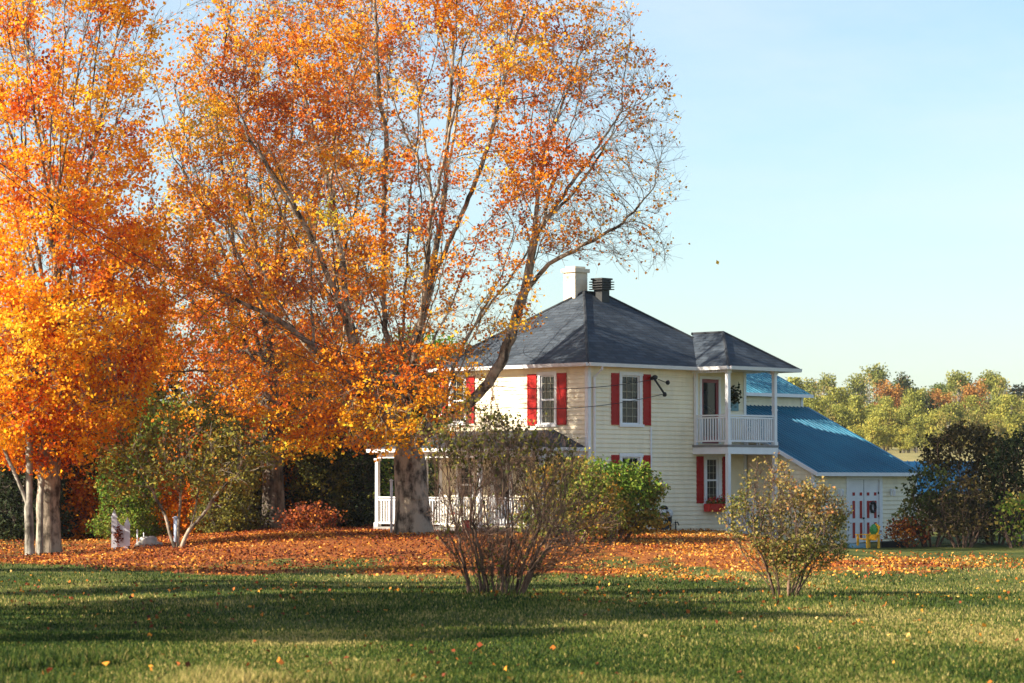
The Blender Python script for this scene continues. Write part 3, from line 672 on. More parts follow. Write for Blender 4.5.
# porch on the sunlit side
pa, pb0, pb1, pz = -2.05, 0.12, 7.95, .15
pr = MB(); ze = 2.74; zt = 3.38; e = .22
P1, P2, P3, P4 = (pa-e, pb0-e, ze), (pa-e, pb1+e, ze), (-.045, pb0-e, ze), (-.045, pb1+e, ze); T1, T2 = (-.045, pb0+1.35, zt), (-.045, pb1-1.35, zt)
rface(pr, [P2, P1, T1, T2], (0, 1, 0)); rface(pr, [P1, P3, T1], (1, 0, 0)); rface(pr, [P4, P2, T2], (1, 0, 0)); PR = pr.build('porch_roof', M['shingle'], house)
q = MB(); q.box(pa-e+.02, -.05, pb0-e+.02, pb1+e-.02, ze-.035, ze-.02); q.build('porch_ceiling', M['soffit'], PR)
q = MB(); gutter(q, (pa-e, pb1+e, ze), (pa-e, pb0-e, ze), (-1, 0, 0)); gutter(q, (pa-e, pb0-e, ze), (-.05, pb0-e, ze), (0, -1, 0)); q.box(pa-.05, pa+.05, pb0+.05, pb1-.05, ze-.26, ze-.04); q.box(pa+.06, -.05, pb0-.05, pb0+.049, ze-.26, ze-.04); q.build('porch_beam', M['white'], house)
q = MB(); q.box(pa-.1, -.05, pb0-.1, pb1+.1, pz-.12, pz); q.build('porch_floor', M['deck'], house)
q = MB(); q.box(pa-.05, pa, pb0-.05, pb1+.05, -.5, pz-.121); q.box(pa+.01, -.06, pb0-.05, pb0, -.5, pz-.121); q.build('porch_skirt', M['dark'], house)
pbs = [pb0, 2.95, 5.55, pb1]
for b_ in pbs:
    p = MB(); s = .06; p.box(pa-s, pa+s, b_-s, b_+s, pz+.001, ze-.261); p.box(pa-s-.03, pa+s+.03, b_-s-.03, b_+s+.03, pz+.002, pz+.14); p.box(pa-s-.03, pa+s+.03, b_-s-.03, b_+s+.03, ze-.36, ze-.262); p.build('porch_post', M['white'], house)
for u, v_ in zip(pbs[:-1], pbs[1:]): railing(house, (pa, u+.07), (pa, v_-.07), pz+.1, pz+1.02, .13)
railing(house, (pa+.07, pb1), (-.1, pb1), pz+.1, pz+1.02, .13)
# annex with blue metal roof
aw0, aw1, af, ab = 8.02, 13.7, -2.94, 2.0; zf = 2.05; ks = .465; FZ = -.62
GD = (9.87, 11.67, -.42, 1.82)
mb = MB(); siding(mb, (aw0, af, 0), (1, 0, 0), (0, -1, 0), aw1-aw0, FZ, zf, [(GD[0]-aw0, GD[1]-aw0, GD[2], GD[3])])
siding(mb, (aw0, af, 0), (0, 1, 0), (-1, 0, 0), 2.92, FZ, zf+ks*3, (), .15, lambda s: zf+ks*s)
siding(mb, (aw1, af, 0), (0, 1, 0), (1, 0, 0), 8.5, FZ, zf+ks*5, (), .15, lambda s: min(zf+ks*s, 4.3))
mb.face([(aw0, af, FZ), (aw0, 0, FZ), (aw0, 0, zf+ks*2.9), (aw0, af, zf)]); 
mb.build('annex_wall', M['siding'], house)
for (x0, x1, y0, y1, zt_) in ((aw0-.03, aw0+.09, af-.045, af-.017, zf-.02), (aw0-.045, aw0-.017, af-.03, af+.09, zf), (aw1-.10, aw1+.03, af-.045, af-.017, zf-.02)):
    mb = MB(); mb.box(x0, x1, y0, y1, FZ, zt_); mb.build('corner_board', M['white'], house)
def metal_roof(name, A0, A1, B0, Z0, B1, Z1, lab):
    s = (Z1-Z0)/(B1-B0); r_ = MB(); r_.prism([(A0, B0, Z0), (A0, B1, Z1), (A0, B1, Z1-.07), (A0, B0, Z0-.07)], (A1-A0, 0, 0))
    a = A0+.02; mt_ = 1
    while a < A1-.05:
        r_.prism([(a, B0-.01, Z0+.001), (a, B1, Z1+.001), (a, B1, Z1+.028), (a, B0-.01, Z0+.028)], (.045, 0, 0)); a += .22
    o = r_.build(name, M['bluemetal'], house); o['label'] = lab; return o
AR = metal_roof('annex_roof', aw0-.18, aw1+.14, af-.30, zf+.07-ks*.30, ab, zf+.07+ks*(ab-af), 'long sloping bright blue ribbed metal roof of the annex')
q = MB(); q.box(aw0-.2, aw1+.16, af-.34, af-.305, zf-.18, zf-.055); q.prism([(aw0-.22, af-.32, zf-.19), (aw0-.22, 0, zf-.19+ks*3.26), (aw0-.22, 0, zf-.05+ks*3.26), (aw0-.22, af-.32, zf-.05)], (.03, 0, 0)); q.build('fascia', M['white'], AR)
q = MB(); q.box(aw0-.15, aw1+.1, af-.30, af-.05, zf-.16, zf-.145); q.build('annex_soffit', M['soffit'], AR)
# rear upper wing
mb = MB(); siding(mb, (aw0, ab, 0), (1, 0, 0), (0, -1, 0), 5.45, 3.5, 4.86); siding(mb, (aw0+5.45, ab, 0), (0, 1, 0), (1, 0, 0), 3.6, 0, 5.6, (), .15, lambda s: 4.86+ks*min(s, 3.6-s)); siding(mb, (aw0, ab+3.6, 0), (1, 0, 0), (0, 1, 0), 5.45, 0, 4.86); mb.build('rear_wing_wall', M['siding'], house)
mb = MB(); mb.box(aw0+5.36, aw0+5.48, ab-.045, ab-.017, 4.3, 4.86); mb.build('corner_board', M['white'], house)
RW = metal_roof('rear_wing_roof', aw0-.3, aw0+5.7, ab-.3, 4.84, ab+1.8, 4.84+ks*2.1, 'smaller blue metal roof of the rear wing above the annex')
q = MB(); q.box(aw0-.3, aw0+5.72, ab-.335, ab-.302, 4.74, 4.86); q.build('fascia', M['white'], RW)
q = MB(); q.prism([(aw0-.3, ab+1.801, 4.84+ks*2.1), (aw0-.3, ab+3.9, 4.84), (aw0-.3, ab+3.9, 4.77), (aw0-.3, ab+1.801, 4.77+ks*2.1)], (6, 0, 0)); q.build('rear_slope', M['bluemetal'], RW)
# garage doors
gd = MB(); gd.box(GD[0]+.07, GD[1]-.07, -.06, -.012, GD[2], GD[3]-.07, WC); GDO = gd.build('double_door', M['white'], house); GDO['label'] = 'white double garage door decorated with crimson panels'
q = MB(); q.box(GD[0]-.1, GD[0]+.068, -.08, .035, GD[2], GD[3]+.1, WC); q.box(GD[1]-.068, GD[1]+.1, -.08, .035, GD[2], GD[3]+.1, WC); q.box(GD[0]+.068, GD[1]-.068, -.08, .034, GD[3]-.068, GD[3]+.1, WC); q.build('door_casing', M['white'], GDO)
for k in range(4):
    s = GD[0]+.27+.40*k
    for (z0_, z1_, wd) in ((1.20, 1.31, .12), (.42, 1.02, .12), (-.26, .27, .12)):
        q = MB(); q.box(s, s+wd, -.013, .004, z0_, z1_, WC); q.build('red_panel', M['crimson'], GDO)
q = MB(); q.box((GD[0]+GD[1])/2-.008, (GD[0]+GD[1])/2+.008, -.013, -.006, GD[2], GD[3]-.07, WC)
for z in (-.1, .45, 1.25): q.box(GD[1]-.11, GD[1]-.065, -.012, .01, z, z+.08, WC)
q.tube([tuple(WC @ Vector((10.72, -.01, .42))), tuple(WC @ Vector((10.72, .05, .42)))], .03, 8); q.build('hinge_and_knob', M['black'], GDO)
q = MB(); q.box(11.02, 11.42, -.01, .006, .96, 1.02, WC); q.build('red_rail', M['crimson'], GDO)
q = MB(); wc = [tuple(WC @ Vector((11.24+.13*math.cos(t_), .03, .80+.17*math.sin(t_)))) for t_ in np.linspace(0, 2*math.pi, 17)]; q.tube(wc, .045, 6, False); q.build('wreath', M['black'], GDO)
# wall lamp
def lamp(s, z):
    q = MB(); q.box(s-.04, s+.04, .018, .04, z-.1, z+.14, WC); q.tube([tuple(WC @ Vector((s, .04, z+.1))), tuple(WC @ Vector((s, .16, z+.12)))], .015, 6); o = q.build('wall_lamp', M['white'], house)
    q = MB(); q.tube([tuple(WC @ Vector((s, .16, z+.14))), tuple(WC @ Vector((s, .16, z+.08))), tuple(WC @ Vector((s, .16, z-.12)))], [.02, .07, .045], 8); q.build('lamp_shade', M['white'], o)
lamp(12.25, 1.30); lamp(9.35, 1.30)

# ================================================================== THINGS ROUND THE HOUSE
def setthing(name, a, b, z, rz, label, cat, group=None):
    p = h2w(a, b); e_ = empty(name, (p[0], p[1], z), R2+rz); tag(e_, label, cat, group); return e_
# cabinet under the balcony
T = setthing('storage_cabinet', 7.12, -.62, gz(*h2w(7.2, -.5)[:2]), 0, 'white two-door storage cabinet standing under the balcony behind the dry shrub', 'cabinet')
q = MB(); q.box(0, .78, 0, .5, .05, 1.22); q.box(-.03, .81, -.03, .53, 1.221, 1.27); q.box(.03, .75, .03, .47, 0, .049); q.build('carcass', M['white'], T, bevel=.006)
for k in (0, 1): q = MB(); q.box(.02+.38*k, .37+.38*k, -.02, -.001, .08, 1.19); d_ = q.build('door', M['white'], T, bevel=.005); q = MB(); q.box((.33 if k == 0 else .43), (.35 if k == 0 else .45), -.04, -.021, .6, .75); q.build('handle', M['black'], d_)
# balcony chair
def slat_chair(T, mat, sc_=1.0, cush=None):
    q = MB(); q.box(-.25, .25, -.25, .22, .40, .43); q.build('seat', mat, T)
    tl = Matrix.Rotation(math.radians(-14), 4, 'X')
    mt = Matrix.Translation((0, .22, .42)) @ tl
    for k in range(5): q = MB(); q.box(-.23+.1*k, -.17+.1*k, -.012, .012, .0, .62-.03*abs(k-2), mt); q.build('backrest_slat', mat, T)
    for sx in (-.24, .24):
        for sy in (-.22, .2): q = MB(); q.box(sx-.025, sx+.025, sy-.025, sy+.025, 0, .399); q.build('leg', mat, T)
        q = MB(); q.box(sx-.035, sx+.035, -.3, .25, .60, .625); q.box(sx-.02, sx+.02, -.24, -.2, .431, .599); q.build('armrest', mat, T)
    if cush: q = MB(); q.box(-.2, .2, -.22, .18, .431, .49); q.build('cushion', cush, T, bevel=.02)
T = setthing('balcony_chair', 7.15, -.95, bz+.003, math.radians(50), 'white slatted armchair on the balcony behind the railing', 'chair'); slat_chair(T, M['white'])
T = setthing('porch_chair', -1.2, 2.0, pz+.003, math.radians(-80), 'white porch armchair with red cushion nearer the front corner', 'chair'); slat_chair(T, M['white'], cush=M['redp'])
T = setthing('porch_chair', -1.2, 4.9, pz+.003, math.radians(-100), 'white porch armchair with red cushion by the far porch window', 'chair'); slat_chair(T, M['wicker'], cush=M['redp'])
# yellow adirondack chair
D0 = 92.5; xx = X(868, D0); T = empty('adirondack_chair', (xx, D0, gz(xx, D0)), math.radians(-60)); T.scale = (1.1, 1.1, 1.25); tag(T, 'yellow slat-back garden chair with a green cushion in front of the annex door', 'chair')
sm_ = Matrix.Scale(.62, 4)
tl = Matrix.Translation((0, .12, .2)) @ Matrix.Rotation(math.radians(-22), 4, 'X')
for k in range(5): q = MB(); q.box(-.21+.085*k, -.135+.085*k, -.012, .012, 0, .46-.03*abs(k-2), tl); q.build('backrest_slat', M['yellow'], T)
for k in range(4): q = MB(); q.box(-.2, .2, -.24+.09*k, -.17+.09*k, .23-.012*k, .25-.012*k); q.build('seat_slat', M['yellow'], T)
for sx in (-.23, .23):
    q = MB(); q.box(sx-.02, sx+.02, -.26, -.2, 0, .34); q.build('leg', M['yellow'], T); q = MB(); q.box(sx-.02, sx+.02, .16, .22, 0, .34); q.build('leg', M['yellow'], T); q = MB(); q.box(sx-.045, sx+.045, -.3, .26, .341, .362); q.build('armrest', M['yellow'], T)
q = MB(); q.blob((0, .18, .48), (.17, .07, .14), 3); q.build('cushion', M['green_p'], T, True)
def slab(name, px0, px1, D, h, dep, mat, label, cat):
    x0, x1 = X(px0, D), X(px1, D); T = empty(name, ((x0+x1)/2, D, gz((x0+x1)/2, D)), 0); tag(T, label, cat); L = (x1-x0)/2
    return T, L
T, L = slab('planter_trough', 880, 903, 93.2, .2, .4, M['black'], 'low black planter trough on the grass beside the yellow chair', 'planter')
q = MB(); q.prism([(-L, -.16, 0), (-L, .16, 0), (-L, .2, .17), (-L, -.2, .17)], (2*L, 0, 0)); q.build('trough', M['black'], T, bevel=.01); q = MB(); q.box(-L-.02, L+.02, -.225, .225, .171, .20); q.build('rim', M['black'], T, bevel=.008)
T, L = slab('door_ramp', 848, 866, 92.6, .1, .6, M['teal'], 'low pale teal board ramp at the foot of the annex door', 'ramp')
q = MB(); q.prism([(-L, -.3, 0), (-L, .3, 0), (-L, .3, .14), (-L, -.3, .03)], (2*L, 0, 0)); q.build('board', M['teal'], T, bevel=.005); q = MB(); q.box(-L, -L+.05, .301, .33, 0, .14); q.box(L-.05, L, .301, .33, 0, .14); q.build('support', M['deck'], T)
# hose reel against the wall
T = setthing('hose_reel', 3.30, -.34, gz(*h2w(3.3, -.3)[:2])+.0, 0, 'dark garden hose coiled on a stand with pale bundles on top, against the right wall', 'hose reel')
q = MB()
for k in range(7):
    r_ = .30-.02*(k % 3); q.tube([(r_*math.cos(t_), -.09+.03*k, .38+r_*math.sin(t_)) for t_ in np.linspace(0, 2*math.pi, 25)], .018, 6, False)
q.build('hose', M['hose'], T, True)
q = MB(); q.tube([(-.28, -.12, 0), (0, -.12, .40), (.28, -.12, 0)], .02, 6); q.tube([(-.28, .14, 0), (0, .14, .40), (.28, .14, 0)], .02, 6); q.tube([(0, -.14, .4), (0, .16, .4)], .05, 8); q.tube([(.30, -.05, 0), (.24, -.05, .55)], .035, 6); q.build('stand', M['black'], T)
q = MB(); q.blob((-.08, 0, .66), (.16, .12, .12), 5); q.build('bundle', M['bag'], T, True); q = MB(); q.blob((.27, 0, .60), (.17, .12, .15), 8); q.build('bundle', M['bag'], T, True)
q = MB(); q.blob((.02, 0, .80), (.19, .12, .07), 9); q.build('cap', M['black'], T, True)
T = setthing('garden_spigot', 4.15, -.12, gz(*h2w(4.15, -.1)[:2]), 0, 'short black standpipe tap beside the coiled hose', 'tap')
q = MB(); q.tube([(0, 0, 0), (0, 0, .30)], .02, 8); q.tube([(-.06, -.02, .30), (.08, -.02, .30), (.12, -.04, .2)], .02, 8); q.tube([(0, 0, .30), (0, 0, .36)], .012, 6); q.build('pipe', M['black'], T)
# red bucket
D0 = 91.2; xx = X(467, D0); T = empty('bucket', (xx, D0, gz(xx, D0)), 0); tag(T, 'small bright red bucket on the leaves in front of the porch railing', 'bucket')
q = MB(); q.tube([(0, 0, .0), (0, 0, .40)], [.13, .17], 16); q.tube([(0, 0, .40), (0, 0, .43)], [.185, .185], 16); q.build('pail', M['redp'], T, True)
q = MB(); q.tube([(.18*math.cos(t_), -.05, .40+.16*math.sin(t_)) for t_ in np.linspace(0, math.pi, 9)], .008, 5); q.build('handle', M['black'], T)
# stakes and posts
def stake(name, px, ytop, D, r, mat, label, cat, cap_=True):
    xx = X(px, D); g_ = gz(xx, D); T = empty(name, (xx, D, g_), 0); tag(T, label, cat); h = Z(ytop, D)-g_
    q = MB(); q.tube([(0, 0, -.1), (.01, 0, h*.5), (0, 0, h)], r, 8); q.build('shaft', mat, T, True)
    q = MB(); q.tube([(0, 0, h), (0, 0, h+.02), (0, 0, h+.06)], [r*1.5, r*1.5, r*.3], 8); q.build('cap', mat, T, True)
stake('white_post', 391.5, 481, 91, .042, M['white'], 'slim white post in the leaves left of the big tree trunk', 'post')
stake('garden_stake', 138, 531, 89, .022, M['iron'], 'thin white stake right beside the white pointed screen', 'stake')
stake('garden_stake', 144.5, 534, 89.5, .015, M['iron'], 'thinner grey stake between the white stake and the multi-stemmed tree', 'stake')
stake('pale_post', 176.5, 518, 89.5, .07, M['bluepost'], 'pale blue-white post among the stems of the small tree', 'post')
# pointed white screen
D0 = 88; xx = X(121.5, D0); T = empty('garden_screen', (xx, D0, gz(xx, D0)), math.radians(8)); tag(T, 'white wooden garden screen with two pointed posts and a red flower wreath', 'screen')
for sx, h, wd in ((-.20, 1.22, .085), (.20, .98, .085)):
    q = MB(); q.box(sx-wd, sx+wd, -wd, wd, 0, h-.26); i = len(q.v); q.v += [(sx-wd-.02, -wd-.02, h-.259), (sx+wd+.02, -wd-.02, h-.259), (sx+wd+.02, wd+.02, h-.259), (sx-wd-.02, wd+.02, h-.259), (sx, 0, h)]
    for f_ in ((0, 1, 4), (1, 2, 4), (2, 3, 4), (3, 0, 4), (3, 2, 1, 0)): q.f.append(tuple(i+k for k in f_))
    q.build('post', M['screenw'], T)
q = MB(); pl = [(-.114, 0, .05)]+[(.114, 0, .05)]+[(.114-.228*k/8, 0, .70+.22*(k/8)**2) for k in range(9)]; q.prism([(x, -.02, z) for x, y, z in pl], (0, .04, 0)); q.build('panel', M['screenw'], T)
C = np.array([-.10, -.12, .42])+g0.normal(size=(130, 3))*np.array([.07, .03, .13]); leaves_at('wreath', C, .07, M['lf_litter'], T, g0.random(130)*.3)
for k, (px, py, r_) in enumerate(((141, 547, .14), (149.5, 545.5, .24), (157, 548, .11), (161, 549, .08))):
    D0 = 88.5; xx = X(px, D0); q = MB(); q.blob((0, 0, r_*.5), (r_*1.2, r_*.9, r_*.8), k+3, amp=.35); o = q.build('garden_rock', M['stone'], None, True); o.location = (xx, D0, gz(xx, D0)); tag(o, ['small pale rock at the foot of the thin white stake', 'largest pale rock in the row left of the small tree', 'small pale rock just right of the largest one', 'tiny pale rock at the right end of the row'][k], 'rock', 'pale rocks in a row')
# blue shed beyond the right hedge
D0 = 118; x0, x1 = X(905, D0), X(978, D0); T = empty('blue_shed', ((x0+x1)/2, D0, gz((x0+x1)/2, D0)), 0); tag(T, 'low shed with a dark blue metal roof behind the brown hedge at right', 'shed'); L = (x1-x0)/2; g_ = T.location.z
q = MB(); zt_ = Z(461, D0)-g_; zb_ = Z(492, D0)-g_; q.box(-L, L, .3, 3.2, -.3, max(zb_, .4)); q.build('wall', M['wood'], T)
q = MB(); q.prism([(-L-.15, 0, zb_), (-L-.15, 1.7, zt_), (-L-.15, 3.4, zb_), (-L-.15, 3.4, zb_-.08), (-L-.15, 1.7, zt_-.08), (-L-.15, 0, zb_-.08)], (2*L+.3, 0, 0))
k = -L
while k < L: q.prism([(k, -.005, zb_+.002), (k, 1.69, zt_+.002), (k, 1.69, zt_+.03), (k, -.005, zb_+.03)], (.05, 0, 0)); k += .3
q.build('roof', M['shedblue'], T)
# overhead line and pole
DP = 72; xp = X(-130, DP); gp = gz(xp, DP); pole = empty('utility_pole', (xp, DP, gp)); tag(pole, 'weathered wooden utility pole carrying the service line', 'utility pole')
hp = Z(59, DP)-gp; q = MB(); q.tube([(0, 0, -.3), (0, 0, hp+.5)], [.16, .10], 10); q.build('shaft', M['wood'], pole, True); q = MB(); q.box(-.7, .7, -.05, .05, hp+.12, hp+.22); q.build('crossarm', M['wood'], pole)
A = Vector((xp, DP, gp+hp)); e1 = Vector(h2w(3.44, -.28, 4.62)); e2 = Vector(h2w(3.02, -.22, 5.1))
for nm, B, sg, lab in (('service_cable', e1, 3.4, 'thin black overhead line sagging from upper left to the house wall'), ('service_cable', e2, 3.0, 'second thin line just above the first, ending at the wall bracket')):
    pts = [A.lerp(B, t_)-Vector((0, 0, 4*sg*t_*(1-t_)))+(Vector((0, 0, .0)) if nm == 'service_cable' else Vector()) for t_ in np.linspace(0, 1, 40)]
    q = MB(); q.tube(pts, .011, 5); tag(q.build(nm, M['black'], None), lab, 'cable', 'overhead service lines')
hz = MB(); hz.box(-950, 950, -130, 1650, -2, 60); HZ = hz.build('haze', newmat('thin_air')[0]); tag(HZ, 'faint autumn haze over the fields', 'haze', kind='stuff')
nt = HZ.data.materials[0].node_tree; nt.nodes.remove(nt.nodes['Principled BSDF']); pv = N(nt, 'ShaderNodeVolumePrincipled'); pv.inputs['Color'].default_value = (.80, .88, .95, 1); pv.inputs['Density'].default_value = .00010; pv.inputs['Anisotropy'].default_value = .3
nt.links.new(pv.outputs[0], nt.nodes['Material Output'].inputs['Volume'])


# ================================================================== TREES AND SHRUBS
def limb_px(px0, py0, s, pts):
    """limb joints given as (sideways, height, depth) read off at one scale, returned in metres from the trunk base"""
    return [((x-px0)/s, d, (py0-y)/s) for x, y, d in pts]
def ascend(limbs, n, zmin, L, tilt, seed, upk=.55):
    g = np.random.default_rng(seed); out = []; src = []
    for q, _ in limbs:
        R = resample(q, .3)
        for i in range(1, len(R)-1):
            if R[i][2] > zmin: src.append((R[i], norm(R[i+1]-R[i-1])))
    for k in range(n):
        P0, d = src[int(g.integers(len(src)))]; an = g.uniform(0, 6.28); side = norm(np.array([math.cos(an), math.sin(an), 0])+.6*np.array([P0[0], P0[1], 0])/max(1, np.hypot(P0[0], P0[1])))
        v = norm(d*.8+side*tilt*g.uniform(.6, 1.2)+np.array([0, 0, upk])); ln = L*g.uniform(.55, 1.1)*(1-.25*max(0, (P0[2]-9)/8)); pts = [P0]; c = P0
        for s in range(4): c = c+v*ln/4; pts.append(c); v = norm(v+np.array([0, 0, .10])+g.normal(size=3)*.07)
        out.append(([tuple(x) for x in pts], 1))
    return out
# ---- the big maple in front of the house
DM = 90.0; gA = np.random.default_rng(8); xm = X(415, DM); s_ = F/DM; gm = gz(xm, DM)-.05; py0 = HOR+(CZ-gm)*s_
lm = lambda pts: (limb_px(415, py0, s_, pts), 1)
limbs = [(limb_px(415, py0, s_, [(414, 538, 0), (412, 500, 0), (410, 470, .05), (411, 448, 0)]), 'root'),
 lm([(411, 448, 0), (440, 425, -.5), (470, 404, -.9), (498, 372, -1.1), (515, 325, -1.0), (527, 280, -.8), (534, 235, -.6), (540, 180, -.2), (552, 110, .2), (565, 50, .3)]),
 lm([(521, 300, -.9), (545, 272, -1.5), (580, 252, -2.2), (625, 225, -2.8), (655, 190, -3)]),
 lm([(534, 240, -.6), (565, 190, .4), (600, 140, 1.4), (630, 95, 2.0)]),
 lm([(411, 448, 0), (405, 420, .4), (404, 385, .8), (412, 345, 1.1), (424, 300, 1.2), (434, 250, 1.3), (442, 200, 1.5), (446, 130, 1.7), (450, 60, 1.8), (455, -10, 1.8)]),
 lm([(430, 275, 1.2), (455, 230, .2), (480, 170, -.6), (500, 100, -1.2), (512, 30, -1.4)]),
 lm([(411, 448, 0), (402, 410, -.2), (393, 370, -.4), (386, 330, -.5), (385, 280, -.7), (384, 210, -1.0), (388, 130, -1.3), (392, 50, -1.5)]),
 lm([(400, 400, -.1), (401, 360, .0), (404, 320, .2), (406, 270, .3), (410, 200, .2), (418, 120, 0), (420, 40, 0)]),
 lm([(411, 448, 0), (395, 425, .5), (375, 395, 1.0), (357, 350, 1.5), (343, 300, 1.9), (335, 240, 2.2), (322, 170, 2.4), (300, 90, 2.6), (285, 20, 2.7)]),
 lm([(411, 448, 0), (390, 420, -.8), (365, 378, -1.6), (348, 320, -2.3), (330, 275, -2.9), (305, 220, -3.4), (270, 150, -3.9)]),
 lm([(411, 452, 0), (385, 420, -.5), (350, 385, -1.2), (318, 350, -1.8), (285, 325, -2.2), (245, 305, -2.6), (205, 285, -3.0)]),
 lm([(411, 450, 0), (430, 420, 1.5), (450, 370, 2.6), (466, 330, 3.2), (478, 300, 3.6), (500, 265, 3.9), (520, 215, 4.2)]),
 lm([(411, 450, 0), (405, 415, -1.4), (415, 370, -2.6), (425, 320, -3.4), (432, 260, -4.0), (440, 180, -4.6)]),
 lm([(411, 450, 0), (405, 425, -1.2), (395, 400, -2.4), (385, 385, -3.4)]),
 lm([(420, 440, -.3), (435, 425, -1.5), (445, 405, -2.6)]),
 lm([(385, 420, .6), (360, 400, 1.8), (330, 378, 3.0), (300, 345, 3.8), (270, 300, 4.3)]),
]
limbs += ascend(limbs, 70, 3.6, 5.5, .62, 501)
def cpx(px, py, d=0): return ((px-415)/s_, d, (py0-py)/s_)
Aa = np.vstack([ell(5200, cpx(430, 175), (8.1, 6.8, 8.6), .45, 1), ell(1500, cpx(300, 240, -.5), (5.0, 4.5, 5.5), .3, 2), ell(900, cpx(585, 160, 0), (3.2, 4.0, 4.5), .3, 3),
                ell(350, cpx(330, 400, 0), (3.6, 3.0, 1.8), .3, 4), ell(170, cpx(455, 400, -.6), (1.6, 2.2, 1.3), .3, 5), ell(1100, cpx(392, 402, -3.0), (2.9, 1.5, 1.7), .3, 15), ell(300, cpx(225, 330, -1), (3, 3, 2.2), .3, 6), ell(300, cpx(600, 250, -1.5), (2.6, 2.4, 1.1), .3, 8)])
Aa = Aa[Aa[:, 2] > 2.6]; bad = ((Aa[:, 0] > 3.9) & (Aa[:, 2] < 8.5)) | ((Aa[:, 0] > 2.0) & (Aa[:, 2] < 6.0) & (abs(Aa[:, 1]) > .0)); Aa = Aa[~bad]; Aa = Aa[~((Aa[:, 1] > .8) & (Aa[:, 2] < 13.5) & (gA.random(len(Aa)) < .62))]
def dens_main(C):
    n = vnoise(C*np.array([.85, .85, 1.3]), 21); n2 = vnoise(C*np.array([.3, .3, .35]), 22)
    nh = vnoise(C*np.array([2.1, 2.1, 2.6]), 23)
    d = sstep(.50, .59, n*.40+n2*.32+nh*.30)*.74
    d *= 1-.72*sstep(3.6, 7.6, C[:, 0]+.15*C[:, 2]-1)            # the house side has dropped most leaves
    d *= 1-.85*sstep(16.0, 12.5, C[:, 2])*sstep(.3, 2.4, C[:, 1])
    d *= 1-.45*sstep(-1., 3., C[:, 0])*(C[:, 2] < 10)
    d *= 1-.75*sstep(3.2, 4.2, C[:, 0])*(C[:, 2] < 9.0)*(C[:, 2] > 6)
    d = np.maximum(d, .85*(C[:, 1] < -1.6)*(C[:, 2] < 5.9)*sstep(.36, .5, nh)*(C[:, 0] < 1.8)*(C[:, 0] > -4))
    return .03+.97*d
def tint_main(C, g):
    n = vnoise(C*np.array([.45, .45, .6]), 25); n2 = vnoise(C*1.6, 26)
    return .40+.95*(n-.5)+.75*(n2-.5)+.13*g.normal(size=len(C))+.12*(C[:, 2] < 5)
plant('maple_tree', 'largest orange maple with thick forked trunk standing before the porch', 'tree', (xm, DM, gm), limbs, Aa, M['maplebark'], M['lf_orange'],
      R=.42, tk=(2.4, 1.22), tsel=lambda P: ~((P[:, 1] > .8) & (P[:, 2] < 14)), r0=.0062, step=.24, kill=.38, infl=3.2, iters=90, mom=.8, trop=(0, 0, .2), twig=(3, .46, .40, .3), nleaf=5, lsize=.098, lsig=.10, twigr=.0036, dens=dens_main, tintf=tint_main, seed=3, flare=1.35, jit=.10, keepr=.022)
# ---- left maple: dense and bright low down, thin and upright at the top
DL_ = 86.3; xl = X(50, DL_); s2 = F/DL_; gl = gz(xl, DL_)-.05; pl0 = HOR+(CZ-gl)*s2
ll = lambda pts, r=1: (limb_px(50, pl0, s2, pts), r)
limbs = [ll([(50, 552, 0), (49, 500, 0), (51, 440, .05), (52, 380, 0), (56, 320, .1), (54, 250, 0)], 'root')]
for k, (dx, dz, dd) in enumerate(((-60, 330, .5), (-35, 350, -1), (-10, 360, 1), (15, 360, -.8), (40, 345, .9), (70, 320, -.3), (95, 280, .8), (-85, 270, -.5), (30, 330, 2.6), (-20, 330, -2.6), (60, 290, -2.4), (-60, 290, 2.4))):
    z0 = 350-14*k; limbs.append(ll([(53, z0, 0), (53+dx*.28, z0-60, dd*.5), (53+dx*.62, z0-150, dd), (53+dx, z0-dz*.85, dd*1.3)]))
for k in range(12):
    z0 = 450-14*k; sg = -1 if k % 2 else 1; limbs.append(ll([(51, z0, 0), (51+sg*35, z0-14, .8*math.sin(k*2.1)), (51+sg*80, z0-20, 1.8*math.sin(k*2.1))]))
limbs += ascend(limbs, 45, 4.5, 5.0, .45, 502, .9)
def c2(px, py, d=0): return ((px-50)/s2, d, (pl0-py)/s2)
Ab = np.vstack([ell(2200, c2(45, 130), (3.6, 3.4, 7.2), .35, 11), ell(2600, c2(45, 350), (3.7, 3.5, 4.2), .5, 12), ell(500, c2(95, 300), (2.6, 2.6, 3.2), .3, 13)])
Ab = Ab[(Ab[:, 2] > 2.2)]
def dens_left(C):
    n = vnoise(C*np.array([.9, .9, 1.4]), 61); lo = sstep(12, 7, C[:, 2])
    nh = vnoise(C*np.array([2.1, 2.1, 2.6]), 63)
    return np.clip(sstep(.42, .56, n*.6+nh*.4)*(.62+.38*lo)+.10*lo, .02, 1)
plant('maple_tree', 'bright orange-yellow maple at the left edge, dense low down with a straight trunk', 'tree', (xl, DL_, gl), limbs, Ab, M['maplebark'], M['lf_hot'],
      R=.30, tk=(3., 1.15), r0=.0065, step=.24, kill=.42, iters=90, mom=.8, trop=(0, 0, .3), twig=(3, .42, .4, .3), nleaf=5, lsize=.115, lsig=.15, twigr=.0036, dens=dens_left,
      tintf=lambda C, g: .50+.8*(vnoise(C*np.array([.5, .5, .7]), 65)-.5)+.9*(vnoise(C*1.7, 66)-.5)+.13*g.normal(size=len(C)), seed=5, flare=1.25, keepr=.022)
